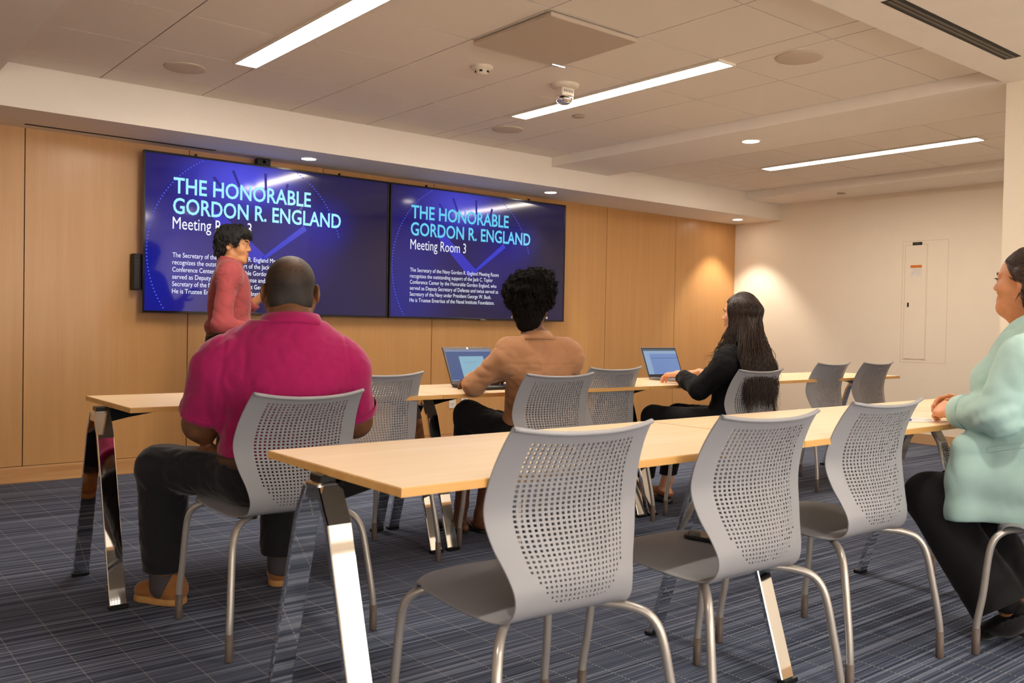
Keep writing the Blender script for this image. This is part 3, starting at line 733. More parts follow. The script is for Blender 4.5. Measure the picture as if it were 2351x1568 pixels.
# ------------------------------------------------------------------ bodies: implicit shapes turned into meshes
def V3(*a): return np.array(a, float)
def rotz(a): c, s = math.cos(a), math.sin(a); return np.array([[c, -s, 0], [s, c, 0], [0, 0, 1.0]])
def rotx(a): c, s = math.cos(a), math.sin(a); return np.array([[1.0, 0, 0], [0, c, -s], [0, s, c]])
def roty(a): c, s = math.cos(a), math.sin(a); return np.array([[c, 0, s], [0, 1.0, 0], [-s, 0, c]])
class Cap:
    """tapered capsule, optionally flattened along one axis"""
    def __init__(s, a, b, ra, rb, k=0.02, sub=False, flat=None, clip=None):
        s.a, s.b, s.ra, s.rb, s.k, s.sub, s.flat, s.clip = np.array(a, float), np.array(b, float), ra, rb, k, sub, flat, clip
        s._bound()
    def _bound(s):
        s.c = (s.a+s.b)/2; s.R = np.linalg.norm(s.b-s.a)/2+max(s.ra, s.rb)*(max(1, s.flat[1]) if s.flat else 1)
    def grow(s, d):
        q = Cap(s.a, s.b, s.ra+d, s.rb+d, s.k, s.sub, s.flat, s.clip); return q
    def ev(s, P):
        a, b = s.a, s.b; X = P-a; ba = b-a
        if s.flat is not None:
            n, f = s.flat; n = np.asarray(n, float)
            X = X+np.outer((X@n)*(1/f-1), n); ba = ba+n*(ba@n)*(1/f-1)
        t = np.clip(X@ba/max(ba@ba, 1e-9), 0, 1)
        d = np.sqrt(((X-t[:, None]*ba)**2).sum(1))-(s.ra+(s.rb-s.ra)*t)
        if s.flat is not None and s.flat[1] < 1: d = d*(s.flat[1]*0.5+0.5)
        if s.clip is not None:
            for p, n in (s.clip if isinstance(s.clip, list) else [s.clip]): d = np.maximum(d, (P-np.asarray(p))@np.asarray(n))
        return d
class Ell:
    def __init__(s, c, r, M=None, k=0.02, sub=False, clip=None):
        s.c, s.r, s.M, s.k, s.sub, s.clip = np.array(c, float), np.array(r, float), M, k, sub, clip; s.R = max(r)
    def grow(s, d): return Ell(s.c, s.r+d, s.M, s.k, s.sub, s.clip)
    def ev(s, P):
        X = P-s.c
        if s.M is not None: X = X@s.M
        k0 = np.sqrt(((X/s.r)**2).sum(1)); k1 = np.sqrt(((X/s.r**2)**2).sum(1))
        d = k0*(k0-1)/np.maximum(k1, 1e-6)
        if s.clip is not None:
            for p, n in (s.clip if isinstance(s.clip, list) else [s.clip]): d = np.maximum(d, (P-np.asarray(p))@np.asarray(n))
        return d
def Sph(c, r, k=0.02, sub=False): return Ell(c, (r, r, r), None, k, sub)
def ev_prims(prims, P):
    d = None
    for p in prims:
        e = p.ev(P)
        if d is None:
            d = e if not p.sub else np.full(len(P), 1.0); continue
        k = p.k
        if p.sub:
            h = np.clip(0.5-0.5*(d+e)/k, 0, 1); d = d*(1-h)-e*h+k*h*(1-h)
        else:
            h = np.clip(0.5+0.5*(e-d)/k, 0, 1); d = e*(1-h)+d*h-k*h*(1-h)
    return d
def mesh_sdf(prims, h, post=None, B=20, pad=0.03):
    lo = np.min([p.c-p.R for p in prims if not p.sub], axis=0)-pad; hi = np.max([p.c+p.R for p in prims if not p.sub], axis=0)+pad
    n = np.ceil((hi-lo)/h).astype(int)+1; vals = np.ones(n, np.float32)
    C = np.array([p.c for p in prims]); Rr = np.array([p.R for p in prims]); rad = 0.87*B*h
    for i in range(0, n[0], B):
        for j in range(0, n[1], B):
            for k in range(0, n[2], B):
                c = lo+h*(np.array([i, j, k])+(B-1)/2)
                dist = np.sqrt(((C-c)**2).sum(1))-Rr
                sel = np.nonzero(dist < rad+0.05)[0]
                if not len(sel) or all(prims[q].sub for q in sel): continue
                ps = [prims[q] for q in sel]
                f0 = ev_prims(ps, c[None])[0]
                m = [min(B, n[0]-i), min(B, n[1]-j), min(B, n[2]-k)]
                if abs(f0) > rad*1.35+0.03:
                    if f0 < 0: vals[i:i+m[0], j:j+m[1], k:k+m[2]] = -1
                    continue
                g = np.stack(np.meshgrid(*[lo[q]+h*(np.arange(m[q])+(i, j, k)[q]) for q in range(3)], indexing='ij'), -1).reshape(-1, 3)
                d = ev_prims(ps, g)
                if post is not None: d = post(g, d)
                vals[i:i+m[0], j:j+m[1], k:k+m[2]] = d.reshape(m)
    s = vals < 0
    cnt = np.zeros(n-1, np.int8)
    for a in (0, 1):
        for b in (0, 1):
            for c in (0, 1): cnt += s[a:n[0]-1+a, b:n[1]-1+b, c:n[2]-1+c]
    cells = np.argwhere((cnt > 0) & (cnt < 8)); flat = np.ravel_multi_index(cells.T, n)
    off = np.array([[a, b, c] for a in (0, 1) for b in (0, 1) for c in (0, 1)])
    cv = np.stack([vals[cells[:, 0]+o[0], cells[:, 1]+o[1], cells[:, 2]+o[2]] for o in off], 1)
    acc = np.zeros((len(cells), 3)); num = np.zeros(len(cells))
    for a in range(8):
        for ax in range(3):
            if off[a][ax]: continue
            b = a+(4, 2, 1)[ax]; va, vb = cv[:, a], cv[:, b]; cr = (va < 0) != (vb < 0)
            t = np.where(cr, va/np.where(cr, va-vb, 1), 0)
            p = off[a]+np.outer(t, np.eye(3)[ax]); acc += p*cr[:, None]; num += cr
    verts = lo+h*(cells+acc/num[:, None])
    faces = []
    for ax in range(3):
        b, c = (ax+1) % 3, (ax+2) % 3
        sl0 = [slice(None)]*3; sl1 = [slice(None)]*3; sl0[ax] = slice(0, n[ax]-1); sl1[ax] = slice(1, n[ax])
        s0, s1 = s[tuple(sl0)], s[tuple(sl1)]; e = np.argwhere(s0 != s1)
        e = e[(e[:, b] > 0) & (e[:, c] > 0)]
        if not len(e): continue
        ins = s0[e[:, 0], e[:, 1], e[:, 2]]
        eb, ec = np.eye(3, dtype=int)[b], np.eye(3, dtype=int)[c]
        q = [np.searchsorted(flat, np.ravel_multi_index((e-o).T, n)) for o in (eb+ec, ec, 0*eb, eb)]
        q = np.stack(q, 1); q[~ins] = q[~ins][:, ::-1]; faces.append(q)
    return verts, np.concatenate(faces)
def relax(v, f, it=1, w=0.5):
    for _ in range(it):
        a = np.zeros_like(v); cnt = np.zeros(len(v))
        for q in range(4):
            for o in (1, 3):
                np.add.at(a, f[:, q], v[f[:, (q+o) % 4]]); np.add.at(cnt, f[:, q], 1)
        v = v*(1-w)+w*a/np.maximum(cnt, 1)[:, None]
    return v
def fast_mesh(name, v, f, mats, parent=None, mi=None, smooth=True):
    me = bpy.data.meshes.new(name); nv, nf = len(v), len(f); k = f.shape[1]
    me.vertices.add(nv); me.vertices.foreach_set('co', np.ascontiguousarray(v, np.float32).ravel())
    me.loops.add(nf*k); me.loops.foreach_set('vertex_index', np.ascontiguousarray(f, np.int32).ravel())
    me.polygons.add(nf); me.polygons.foreach_set('loop_start', np.arange(0, nf*k, k, dtype=np.int32))
    me.polygons.foreach_set('use_smooth', np.full(nf, smooth))
    if mi is not None: me.polygons.foreach_set('material_index', np.asarray(mi, np.int32))
    me.update(calc_edges=True); me.validate()
    return link_mesh(name, me, parent, mats)
def sdf_obj(name, prims, h, mats, parent, post=None, mi=None, rl=1):
    v, f = mesh_sdf(prims, h, post)
    if rl: v = relax(v, f, rl, 0.5)
    idx = None if mi is None else mi(v[f].mean(1))
    if parent is not None: v = v-np.array(parent['_o'])
    return fast_mesh(name, v, f, mats if isinstance(mats, list) else [mats], parent, idx)
class Wav:
    """smooth pseudo-noise: a few sines along random directions"""
    def __init__(s, seed, freq, n=7, aniso=(1, 1, 1)):
        r = np.random.default_rng(seed); d = r.normal(size=(n, 3)); d /= np.linalg.norm(d, axis=1)[:, None]
        s.d = d*np.array(aniso)*freq*r.uniform(0.6, 1.6, (n, 1)); s.p = r.uniform(0, 6.28, n); s.n = n
    def __call__(s, P): return np.sin(P@s.d.T+s.p).sum(1)/math.sqrt(s.n)
def folds(seed, amp, freq=38, aniso=(1, 1, 1), sharp=0.6):
    """creased cloth: narrow valleys along the zero lines of a smooth field, stronger in some places than in others"""
    w1, w2, m1 = Wav(seed, freq*2.2, 5, aniso), Wav(seed+1, freq*0.8, 5, aniso), Wav(seed+2, freq*0.45, 5)
    def f(P, d):
        m = 0.5+0.5*np.tanh(1.6*m1(P)); a, b = np.abs(w1(P)), w2(P)
        return d+amp*(m*(0.55-np.minimum(a, 1.1))*0.75+0.45*np.tanh(b))
    return f
class Frame:
    """local axes of a figure: +Y ahead, +X to its right, Z up"""
    def __init__(s, o, M): s.o, s.M = np.array(o, float), M
    def __call__(s, x, y, z): return s.o+s.M@np.array([x, y, z], float)
    def d(s, x, y, z): return s.M@np.array([x, y, z], float)

def head_prims(F, sc=1.0, jaw=1.0, nose=1.0, wide=1.0, neck_to=None, neck_r=0.055, lips=1.0, cheek=1.0):
    """F: frame whose origin lies midway between the ears"""
    g = lambda x, y, z: F(x*sc*wide, y*sc, z*sc)
    M = F.M; E = lambda c, r, k=0.02, sub=False: Ell(g(*c), np.array(r)*sc, M, k*sc, sub)
    K = lambda a, b, ra, rb, k=0.015, sub=False: Cap(g(*a), g(*b), ra*sc, rb*sc, k*sc, sub)
    P = [E((0, -0.018, 0.038), (0.073*wide, 0.090, 0.082)), E((0, 0.028, 0.012), (0.064*wide, 0.058, 0.090), 0.03), E((0, 0.030, -0.050), (0.053*wide, 0.052, 0.050), 0.03)]
    P += [K((0, 0.050, -0.082), (0, 0.066, -0.094), 0.026*jaw, 0.018*jaw, 0.025)]
    for s in (-1, 1):
        P += [K((s*0.056, -0.012, -0.040), (s*0.020, 0.058, -0.088), 0.020*jaw, 0.016*jaw, 0.025),
              Ell(g(s*0.040, 0.050, -0.020), np.array((0.024, 0.026, 0.026))*sc*cheek, M, 0.025*sc),
              K((s*0.010, 0.082, 0.030), (s*0.046, 0.070, 0.030), 0.010, 0.008, 0.014)]
    P += [K((0, 0.080, 0.020), (0, 0.099, -0.018), 0.0075*nose, 0.0105*nose, 0.012)]
    for s in (-1, 1):
        P += [Ell(g(s*0.0115, 0.090, -0.0225), np.array((0.0085, 0.011, 0.0075))*sc*nose, M, 0.006*sc)]
        P += [Ell(g(s*0.031, 0.0935, 0.010), np.array((0.017, 0.014, 0.012))*sc, M, 0.010*sc, True)]
        P += [Ell(g(s*0.031, 0.0705, 0.011), np.array((0.0155, 0.0145, 0.0135))*sc, M, 0.004*sc)]
        P += [Ell(g(s*0.007, 0.092, -0.0305), np.array((0.0035, 0.006, 0.003))*sc, M, 0.003*sc, True)]
    for s in (-1, 1):
        P += [K((0, 0.0845, -0.0515), (s*0.022, 0.0735, -0.0555), 0.0065*lips, 0.003, 0.006), K((0, 0.0835, -0.0625), (s*0.020, 0.0735, -0.058), 0.0075*lips, 0.003, 0.006)]
        P += [K((0, 0.0925, -0.0570), (s*0.024, 0.0785, -0.0568), 0.0014, 0.0010, 0.003, True)]
        P += [Ell(g(s*0.0815, -0.014, -0.002), np.array((0.0080, 0.0195, 0.033))*sc, M@rotz(s*0.50), 0.006*sc), Ell(g(s*0.0870, -0.006, 0.002), np.array((0.006, 0.010, 0.018))*sc, M@rotz(s*0.50), 0.005*sc, True)]
    if neck_to is not None:
        P += [Cap(g(0, -0.022, -0.045), neck_to, neck_r*0.98, neck_r*1.10, 0.03)]
    return P
def eyes(F, sc, parent, iris, wide=1.0, look=0.0):
    for s in (-1, 1):
        mb = MB(); c = np.array((s*0.031*wide, 0.0745, 0.0105))*sc; r = 0.0128*sc
        rs = []
        for th in np.linspace(0.001, 1.35, 9):
            rs.append([F(*(c+r*np.array((math.sin(th)*math.cos(a), math.cos(th), math.sin(th)*math.sin(a)*0.72))))-np.array(parent['_o']) for a in np.linspace(0, 2*PI, 17)[:-1]])
        mb.rings(rs, 0, True, True, False)
        nq = 16
        for i in range(len(mb.m)): mb.m[i] = 1 if i < nq*4 else 0
        mb.m[-1] = 1
        o = mb.build('eye', [mat('eye_white', rgb(214, 204, 196), 0.25), iris], parent)
def brows(F, sc, parent, m, wide=1.0, lift=0.0, th=0.0042):
    for s in (-1, 1):
        pts = [F(*(np.array(q)*sc)) - np.array(parent['_o']) for q in ((s*0.012*wide, 0.0890, 0.0285+lift), (s*0.028*wide, 0.0860, 0.0345+lift), (s*0.042*wide, 0.0780, 0.0335+lift), (s*0.053*wide, 0.0665, 0.0270+lift))]
        pts = spline(pts, 12); MB().tube(pts, [th*q for q in (0.7, 1, 1.1, 1.1, 1.05, 1, 1, .95, .85, .7, .5, .25)], 8).build('eyebrow', m, parent)
def hand_prims(F, side, curl=0.5, thumb=0.4, sc=1.0, spread=1.0, curls=None, tin=0.0):
    """F: wrist frame, +Y along the fingers, palm towards -Z, thumb at side*X"""
    P = []; g = lambda v: F(*(np.array(v)*sc))
    xs = [0.030, 0.0105, -0.0095, -0.028]; ln = [(0.040, 0.024, 0.019), (0.045, 0.028, 0.020), (0.041, 0.026, 0.019), (0.032, 0.020, 0.017)]
    rr = [0.0088, 0.0090, 0.0086, 0.0076]; ky = [0.086, 0.090, 0.086, 0.078]
    for i in range(4):
        x = xs[i]*side; a = np.array((x*0.62, 0.004, 0.0)); b = np.array((x, ky[i], 0.002))
        P.append(Cap(g(a), g(b), 0.0145*sc, 0.0110*sc, 0.012*sc))
        c = (curls[i] if curls else curl*(1+0.10*i)); ang = 0; p = b.copy(); yaw = (xs[i]*3.2*spread)*side*0.9
        for j in range(3):
            ang += c*(0.75, 1.0, 0.7)[j]
            d = np.array((math.sin(yaw)*math.cos(ang), math.cos(yaw)*math.cos(ang), -math.sin(ang)))
            q = p+d*ln[i][j]
            P.append(Cap(g(p), g(q), rr[i]*(1-0.08*j)*sc, rr[i]*(0.92-0.10*j)*sc, 0.0035*sc)); p = q
    P.append(Ell(g((0, 0.045, -0.003)), np.array((0.036, 0.048, 0.013))*sc, F.M, 0.012*sc))
    p = np.array((0.020*side, 0.018, -0.006)); dirs = [(0.62-tin, 0.72, -0.30-thumb*0.3), (0.42-tin*1.5, 0.88, -0.18-thumb*0.5), (0.20-tin*2, 0.95, -0.10-thumb*0.6)]
    for j, (l, r0, r1) in enumerate(((0.042, 0.0140, 0.0105), (0.032, 0.0102, 0.0092), (0.026, 0.0092, 0.0072))):
        d = np.array((dirs[j][0]*side, dirs[j][1], dirs[j][2])); d /= np.linalg.norm(d); q = p+d*l
        P.append(Cap(g(p), g(q), r0*sc, r1*sc, 0.006*sc)); p = q
    return P
def look_frame(o, ydir, zup):
    y = np.array(ydir, float); y /= np.linalg.norm(y); z = np.array(zup, float); z = z-y*(z@y); z /= np.linalg.norm(z)
    return Frame(o, np.stack([np.cross(y, z), y, z], 1))
def shoe_obj(parent, heel, toe, m_up, m_sole, wid=0.046, ht=0.075, sole=0.022, name='shoe', high=True, laces=False):
    heel, toe = np.array((*heel, 0.0)), np.array((*toe, 0.0)); d = toe-heel; ln = np.linalg.norm(d); F = look_frame(heel, d, (0, 0, 1))
    w = wid
    up = [Cap(F(0, w*0.8, sole+0.028), F(0, ln*0.35, sole+0.030), w*0.86, w*0.90, 0.03), Cap(F(0, ln*0.35, sole+0.028), F(0, ln-w*0.95, sole+0.016), w*0.90, w*0.92, 0.03, flat=(F.d(0, 0, 1), 0.75)),
          Cap(F(0, w*0.9, sole+0.03), F(0, w*1.2, sole+ht), w*0.85, w*0.80, 0.03)]
    base = np.array(F(0, 0, sole)); top = F(0, w*1.0, sole+ht)
    def post(P, dd):
        dd = np.maximum(dd, sole-P[:, 2])
        if high: dd = np.maximum(dd, (P-top)@F.d(0, -0.25, 0.97))
        return dd
    o = sdf_obj(name, up, 0.004, m_up, parent, post)
    sp = [Cap(F(0, w*0.85, 0.012), F(0, ln*0.4, 0.012), w*0.92, w*0.93, 0.02), Cap(F(0, ln*0.4, 0.012), F(0, ln-w, 0.012), w*0.93, w*1.0, 0.02)]
    v, f = mesh_sdf(sp, 0.004, lambda P, dd: np.maximum(dd, np.maximum(P[:, 2]-sole-0.002, 0.0012-P[:, 2])))
    so = fast_mesh('sole', relax(v, f, 1)-np.array(parent['_o']), f, [m_sole], o)
    return o
def strands(name, paths, radii, m, parent, sides=5, mi=None):
    """many thin tapering locks in one mesh; paths (n, k, 3)"""
    P = np.asarray(paths, float); n, k, _ = P.shape
    T = np.gradient(P, axis=1); T /= np.maximum(np.linalg.norm(T, axis=2, keepdims=True), 1e-9)
    ref = np.where(np.abs(T[..., 2:3]) > 0.9, np.array([1.0, 0, 0]), np.array([0, 0, 1.0]))
    U = np.cross(T, ref); U /= np.maximum(np.linalg.norm(U, axis=2, keepdims=True), 1e-9); Wv = np.cross(T, U)
    a = np.arange(sides)*2*PI/sides
    R = np.asarray(radii)[:, :, None, None]
    V = P[:, :, None, :]+R*(U[:, :, None, :]*np.cos(a)[None, None, :, None]+Wv[:, :, None, :]*np.sin(a)[None, None, :, None])
    idx = np.arange(n*k*sides).reshape(n, k, sides)
    f = np.stack([idx[:, :-1], np.roll(idx, -1, 2)[:, :-1], np.roll(idx, -1, 2)[:, 1:], idx[:, 1:]], -1).reshape(-1, 4)
    V = V.reshape(-1, 3)-np.array(parent['_o'])
    return fast_mesh(name, V, f, [m], parent)
def tufts(name, ho, parent, n, flow, ln, rad, R, m, seed, lift=0.0015, keep=None):
    """short locks lying on a hair surface along a flow direction"""
    o = np.array(parent['_o']); me = ho.data; nv = len(me.vertices)
    co = np.empty(nv*3); me.vertices.foreach_get('co', co); co = co.reshape(-1, 3)+o
    nr = np.empty(nv*3); me.vertices.foreach_get('normal', nr); nr = nr.reshape(-1, 3)
    rng = np.random.default_rng(seed); idx = np.arange(nv) if keep is None else np.nonzero(keep(co))[0]
    idx = rng.choice(idx, n); p, nn = co[idx], nr[idx]; f = flow(p)+rng.normal(size=(n, 3))*0.16
    t = f-nn*(f*nn).sum(1)[:, None]; t /= np.maximum(np.linalg.norm(t, axis=1), 1e-6)[:, None]
    L_ = (ln*rng.uniform(0.6, 1.3, n))[:, None, None]; s_ = np.linspace(0, 1, 9)[None, :, None]*L_
    P = p[:, None]+t[:, None]*s_-nn[:, None]*(s_**2/(2*R))+nn[:, None]*lift*np.sin(np.linspace(0, 1, 9)*2.4)[None, :, None]
    r = rad*np.array([.5, .85, 1, 1, .95, .85, .65, .4, .12])[None]*rng.uniform(.6, 1.3, (n, 1))
    return strands(name, P, r, m, parent, 5)
def lip_region(HF, sc, wx=0.023, hz=0.0095):
    def f(C):
        q = ((C-HF.o)@HF.M)/sc
        return np.where(((q[:, 0]/wx)**2+((q[:, 2]+0.0572)/hz)**2 < 1) & (q[:, 1] > 0.068), 1, 0)
    return f
def person(name, o, label):
    t = thing(name, label, 'person', o); t['_o'] = list(o); return t
def finish(t):
    for q in [t]:
        if '_o' in q: del q['_o']
def skin_mat(name, col, dark, rough=0.48):
    if name in MATS: return MATS[name]
    m, t, b = nt_new(name)
    f = noise(t, mapped(t, (28, 28, 28)), 1.0, 3)
    L(t, ramp(t, f, [(0.3, dark), (0.7, col)]), b.inputs['Base Color']); b.inputs['Roughness'].default_value = rough
    b.inputs['Subsurface Weight'].default_value = 0.08; b.inputs['Subsurface Radius'].default_value = (0.012, 0.005, 0.003); b.inputs['Subsurface Scale'].default_value = 0.6
    bump(t, b, noise(t, mapped(t, (600, 600, 600)), 1.0, 2), 0.05)
    MATS[name] = m; return m
def cloth_mat(name, col, var=0.06, weave=1400, rough=0.9, sheen=0.25, bumpv=0.12, scale=22):
    return mat(name, col, rough, 0, var, (scale,)*3, bumpv, 0.2, sheen, bscale=(weave,)*3)
def hair_mat(name, col, rough=0.42):
    return mat(name, col, rough, 0, 0.35, (160, 160, 12), 0.2, 0.5)
M_LIPR = mat('lip_rose', rgb(150, 84, 74), 0.4)

# ------------------------------------------------------------------ the five people
def torso(F, sw, zs, chest, waist, hips, dl=(0.062, 0.066, 0.085), yoke=0.068, trap=0.050, neck=(0, -0.02, 0.10), ys=0.0):
    """chest/waist/hips = (y, z, rx, ry, rz)"""
    P = []
    for (y, z, rx, ry, rz) in (hips, waist, chest): P.append(Ell(F(0, y, z), (rx, ry, rz), F.M, 0.07))
    P.append(Cap(F(-sw*0.72, ys, zs-0.02), F(sw*0.72, ys, zs-0.02), yoke, yoke, 0.07))
    for s in (-1, 1):
        P.append(Cap(F(neck[0], neck[1], zs+neck[2]-0.03), F(s*sw*0.78, ys, zs+0.002), trap*1.1, trap, 0.05))
        P.append(Ell(F(s*sw, ys, zs-0.045), dl, F.M, 0.05))
    return P
def grown(prims, d): return [p.grow(d) for p in prims]
def limb(pts, rs, k=0.03): return [Cap(pts[i], pts[i+1], rs[i], rs[i+1], k) for i in range(len(pts)-1)]
def band(name, F, ring, m, parent, th=0.004, hts=None):
    """an upright strip of cloth along a closed or open line; ring = list of (x,y,z0,z1,flare)"""
    mb = MB(); rs = []
    for (x, y, z0, z1, fl) in ring:
        n = np.array((x, y, 0.0)); n /= max(np.linalg.norm(n), 1e-6); a, b = np.array((x, y, z0))+n*fl, np.array((x, y, z1))
        q = [a-n*th, a+n*th, (a*0.5+b*0.5)+n*th*1.2, b+n*th, b-n*th, (a*0.5+b*0.5)-n*th]
        rs.append([F(*v)-np.array(parent['_o']) for v in q])
    mb.rings(rs, 0, True)
    return mb.build(name, m, parent)
M_DARK = cloth_mat('black_trouser_cloth', rgb(24, 23, 25), 0.08, 900, 0.9, 0.1)
M_CHAR = cloth_mat('charcoal_trouser_cloth', rgb(31, 30, 34), 0.08, 900, 0.9, 0.15)
M_SHOEB = mat('black_shoe_leather', rgb(20, 18, 18), 0.4)
M_BELT = mat('brown_belt_leather', rgb(74, 52, 34), 0.5)

# -- man in the magenta polo shirt, seen from behind
def person_polo():
    O = (1.372, 2.945, 0); t = person('person', O, 'heavy-set person in a magenta polo shirt and dark trousers, seated with back to the camera')
    F = Frame(O, rotz(math.radians(-19)))
    sk = skin_mat('skin_deep_brown', rgb(122, 80, 52), rgb(98, 62, 38)); M_POLO = cloth_mat('magenta_pique', rgb(160, 28, 90), 0.05, 1500, 0.88, 0.3, 0.16)
    T = torso(F, 0.205, 0.945, (0.01, 0.845, 0.200, 0.140, 0.17), (0.06, 0.70, 0.205, 0.175, 0.19), (-0.01, 0.555, 0.205, 0.165, 0.14), (0.072, 0.08, 0.09), 0.070, 0.060, (0.018, -0.02, 0.150))
    T.append(Ell(F(0.008, -0.045, 0.87), (0.165, 0.115, 0.16), F.M, 0.08))
    HF = Frame(F(0.022, 0.045, 1.163), rotz(math.radians(-24)))
    Hd = head_prims(HF, 1.05, 1.15, 1.1, 1.06, F(0.02, -0.01, 1.03), 0.071, 1.1, 1.1)
    Hd += [Cap(HF(-0.035, -0.062, -0.062), HF(0.035, -0.062, -0.062), 0.026, 0.026, 0.03)]
    arms = []; slv = []
    for s in (-1, 1):
        sh, el, wr = F(s*0.216, 0.0, 0.885), F(s*0.268, 0.105, 0.700), F(s*0.075, 0.335, 0.775)
        up = Cap(sh, el, 0.079, 0.062, 0.04); arms += [up, Cap(el, wr, 0.060, 0.036, 0.03)]
        WF = look_frame(wr, F.d(-s*0.42, 0.9, -0.02), (0, 0, 1))
        arms += hand_prims(WF, -s, 0.55, 0.4, 1.05)
        d = (el-sh)/np.linalg.norm(el-sh)
        slv.append(Cap(sh, el, 0.088, 0.083, 0.045, clip=(sh+(el-sh)*0.80, d)))
    legs = []
    for kn, an, hip in ((V3(1.085, 3.325, 0.520), V3(1.118, 3.405, 0.10), F(-0.105, 0.0, 0.545)), (V3(1.56, 3.36, 0.520), V3(1.572, 3.385, 0.10), F(0.105, 0.0, 0.545))):
        legs += [Cap(hip, kn, 0.092, 0.066, 0.05), Cap(kn, an, 0.064, 0.046, 0.03)]
    body = [p.grow(-0.022) for p in T]+Hd+arms+legs
    lipz = lip_region(HF, 1.05)
    sdf_obj('body', body, 0.0036, [sk, mat('lip_brown', rgb(104, 60, 48), 0.4)], t, None, lipz)
    eyes(HF, 1.05, t, mat('iris_dark', rgb(36, 24, 18), 0.15), 1.06); brows(HF, 1.05, t, hair_mat('hair_black_short', rgb(26, 21, 18), 0.7), 1.06)
    # close-cropped hair: a thin skin over the skull
    hp = [p.grow(0.0035) for p in Hd[:2]]+[Cap(HF(-0.03, -0.055, -0.03), HF(0.03, -0.055, -0.03), 0.047, 0.047, 0.03)]
    w = Wav(5, 900, 9)
    def hair_post(P, d):
        q = (P-HF.o)@HF.M/1.05
        line = np.where(q[:, 1] < 0.02, -0.052-0.0*q[:, 1], -0.052+1.3*(q[:, 1]-0.02)); line = np.maximum(line, np.where(q[:, 1] > 0.06, 0.055+0.6*(q[:, 1]-0.06), -1))
        return np.maximum(d+w(P)*0.0004, (line-q[:, 2])*0.8)
    m, tt, b = nt_new('hair_cropped_thinning')
    tc = N(tt, 'ShaderNodeTexCoord'); v = N(tt, 'ShaderNodeVectorMath', operation='DISTANCE'); L(tt, tc.outputs['Object'], v.inputs[0]); v.inputs[1].default_value = tuple(HF(0.0, -0.075, 0.085)-np.array(O))
    nz = noise(tt, mapped(tt, (85, 85, 85)), 1, 4, 0.7); a = N(tt, 'ShaderNodeMath', op='MULTIPLY_ADD', i_1=0.075); L(tt, nz, a.inputs[0]); L(tt, v.outputs['Value'], a.inputs[2])
    L(tt, ramp(tt, a.outputs[0], [(0.05, rgb(92, 66, 50)), (0.085, rgb(56, 40, 30)), (0.115, rgb(34, 27, 23))]), b.inputs['Base Color']); b.inputs['Roughness'].default_value = 0.62
    bump(tt, b, noise(tt, mapped(tt, (900, 900, 900)), 1, 2), 0.3)
    sdf_obj('hair', hp, 0.0034, m, t, hair_post)
    hem = F(0, 0, 0.50)
    shirt = [p.grow(0.010) for p in T]+slv
    fl = folds(11, 0.0075, 24, (1, 1, 0.6)); fl2 = folds(31, 0.004, 60)
    top = F(0, 0, 1.055)
    def shirt_post(P, d):
        q = (P-np.array(O))@F.M
        dd = fl2(P, fl(P, d)); lat = np.clip((0.80-q[:, 2])/0.2, 0, 1)*np.clip(np.abs(q[:, 0])/0.2, 0, 1)
        dd = dd+0.004*lat*np.sin(q[:, 2]*75+q[:, 0]*18)
        # seam round the arm holes
        dd = dd+0.0035*np.exp(-((np.abs(q[:, 0])-0.212-0.10*(0.9-q[:, 2]))/0.006)**2)*(q[:, 2] > 0.76)
        dd = np.maximum(dd, 0.585+0.012*np.sin(q[:, 0]*14)+0.05*np.clip(-q[:, 1]/0.2, -1, 0)-P[:, 2])
        return np.maximum(dd, np.maximum(P[:, 2]-1.066, 0.080-np.hypot((q[:, 0]-0.02)*0.96, (q[:, 1]+0.0)*0.9)-0.012)*(P[:, 2] > 1.03)-1.0*(P[:, 2] <= 1.03))
    so = sdf_obj('polo_shirt', shirt, 0.0055, M_POLO, t, shirt_post, None, 2)
    ring = []
    for a in np.linspace(-2.62, 2.62, 40):
        x, y = 0.094*math.sin(a), -0.008-0.088*math.cos(a); z = 1.045-0.018*(1-math.cos(a))/2*1.6
        ring.append((x+0.02, y, z+0.004+0.010*math.cos(a), z+0.052, 0.022))
    band('collar', F, ring, M_POLO, t, 0.0035)
    for s, sl in zip((-1, 1), slv):
        p0, n = sl.clip; u = np.cross(n, (0, 1, 0)); u /= np.linalg.norm(u); w2 = np.cross(n, u); r = 0.0855
        mb = MB(); mb.rings([[p0+n*z+(u*math.cos(a)+w2*math.sin(a))*(r+dr)-np.array(O) for a in np.linspace(0, 2*PI, 33)[:-1]] for z, dr in ((-0.026, 0.0035), (-0.024, 0.0045), (-0.001, 0.0045), (0.001, 0.0), (0.0, -0.012))], 0, True, False, False)
        mb.build('sleeve_hem', M_POLO, so)
    tr = [p.grow(0.016) for p in T[:1]]+[l.grow(0.017 if i % 2 == 0 else 0.028) for i, l in enumerate(legs)]
    tr += [Ell(F(0, 0.05, 0.545), (0.19, 0.14, 0.095), F.M, 0.05)]
    fl3 = folds(21, 0.0055, 34); fl4 = folds(22, 0.004, 70, (1, 1, 0.4))
    sdf_obj('trousers', tr, 0.0055, M_CHAR, t, lambda P, d: np.maximum(np.maximum(fl4(P, fl3(P, d)), 0.128-P[:, 2]), P[:, 2]-0.605), None, 2)
    ring = [(0.221*math.sin(a), -0.01+0.182*math.cos(a), 0.568, 0.603, 0.0) for a in np.linspace(0, 2*PI, 49)]
    band('belt', F, ring, M_BELT, t, 0.004)
    M_SUEDE = mat('tan_suede', rgb(140, 88, 42), 0.85, var=0.1, sheen=0.3); M_CREPE = mat('crepe_sole', rgb(176, 130, 74), 0.7)
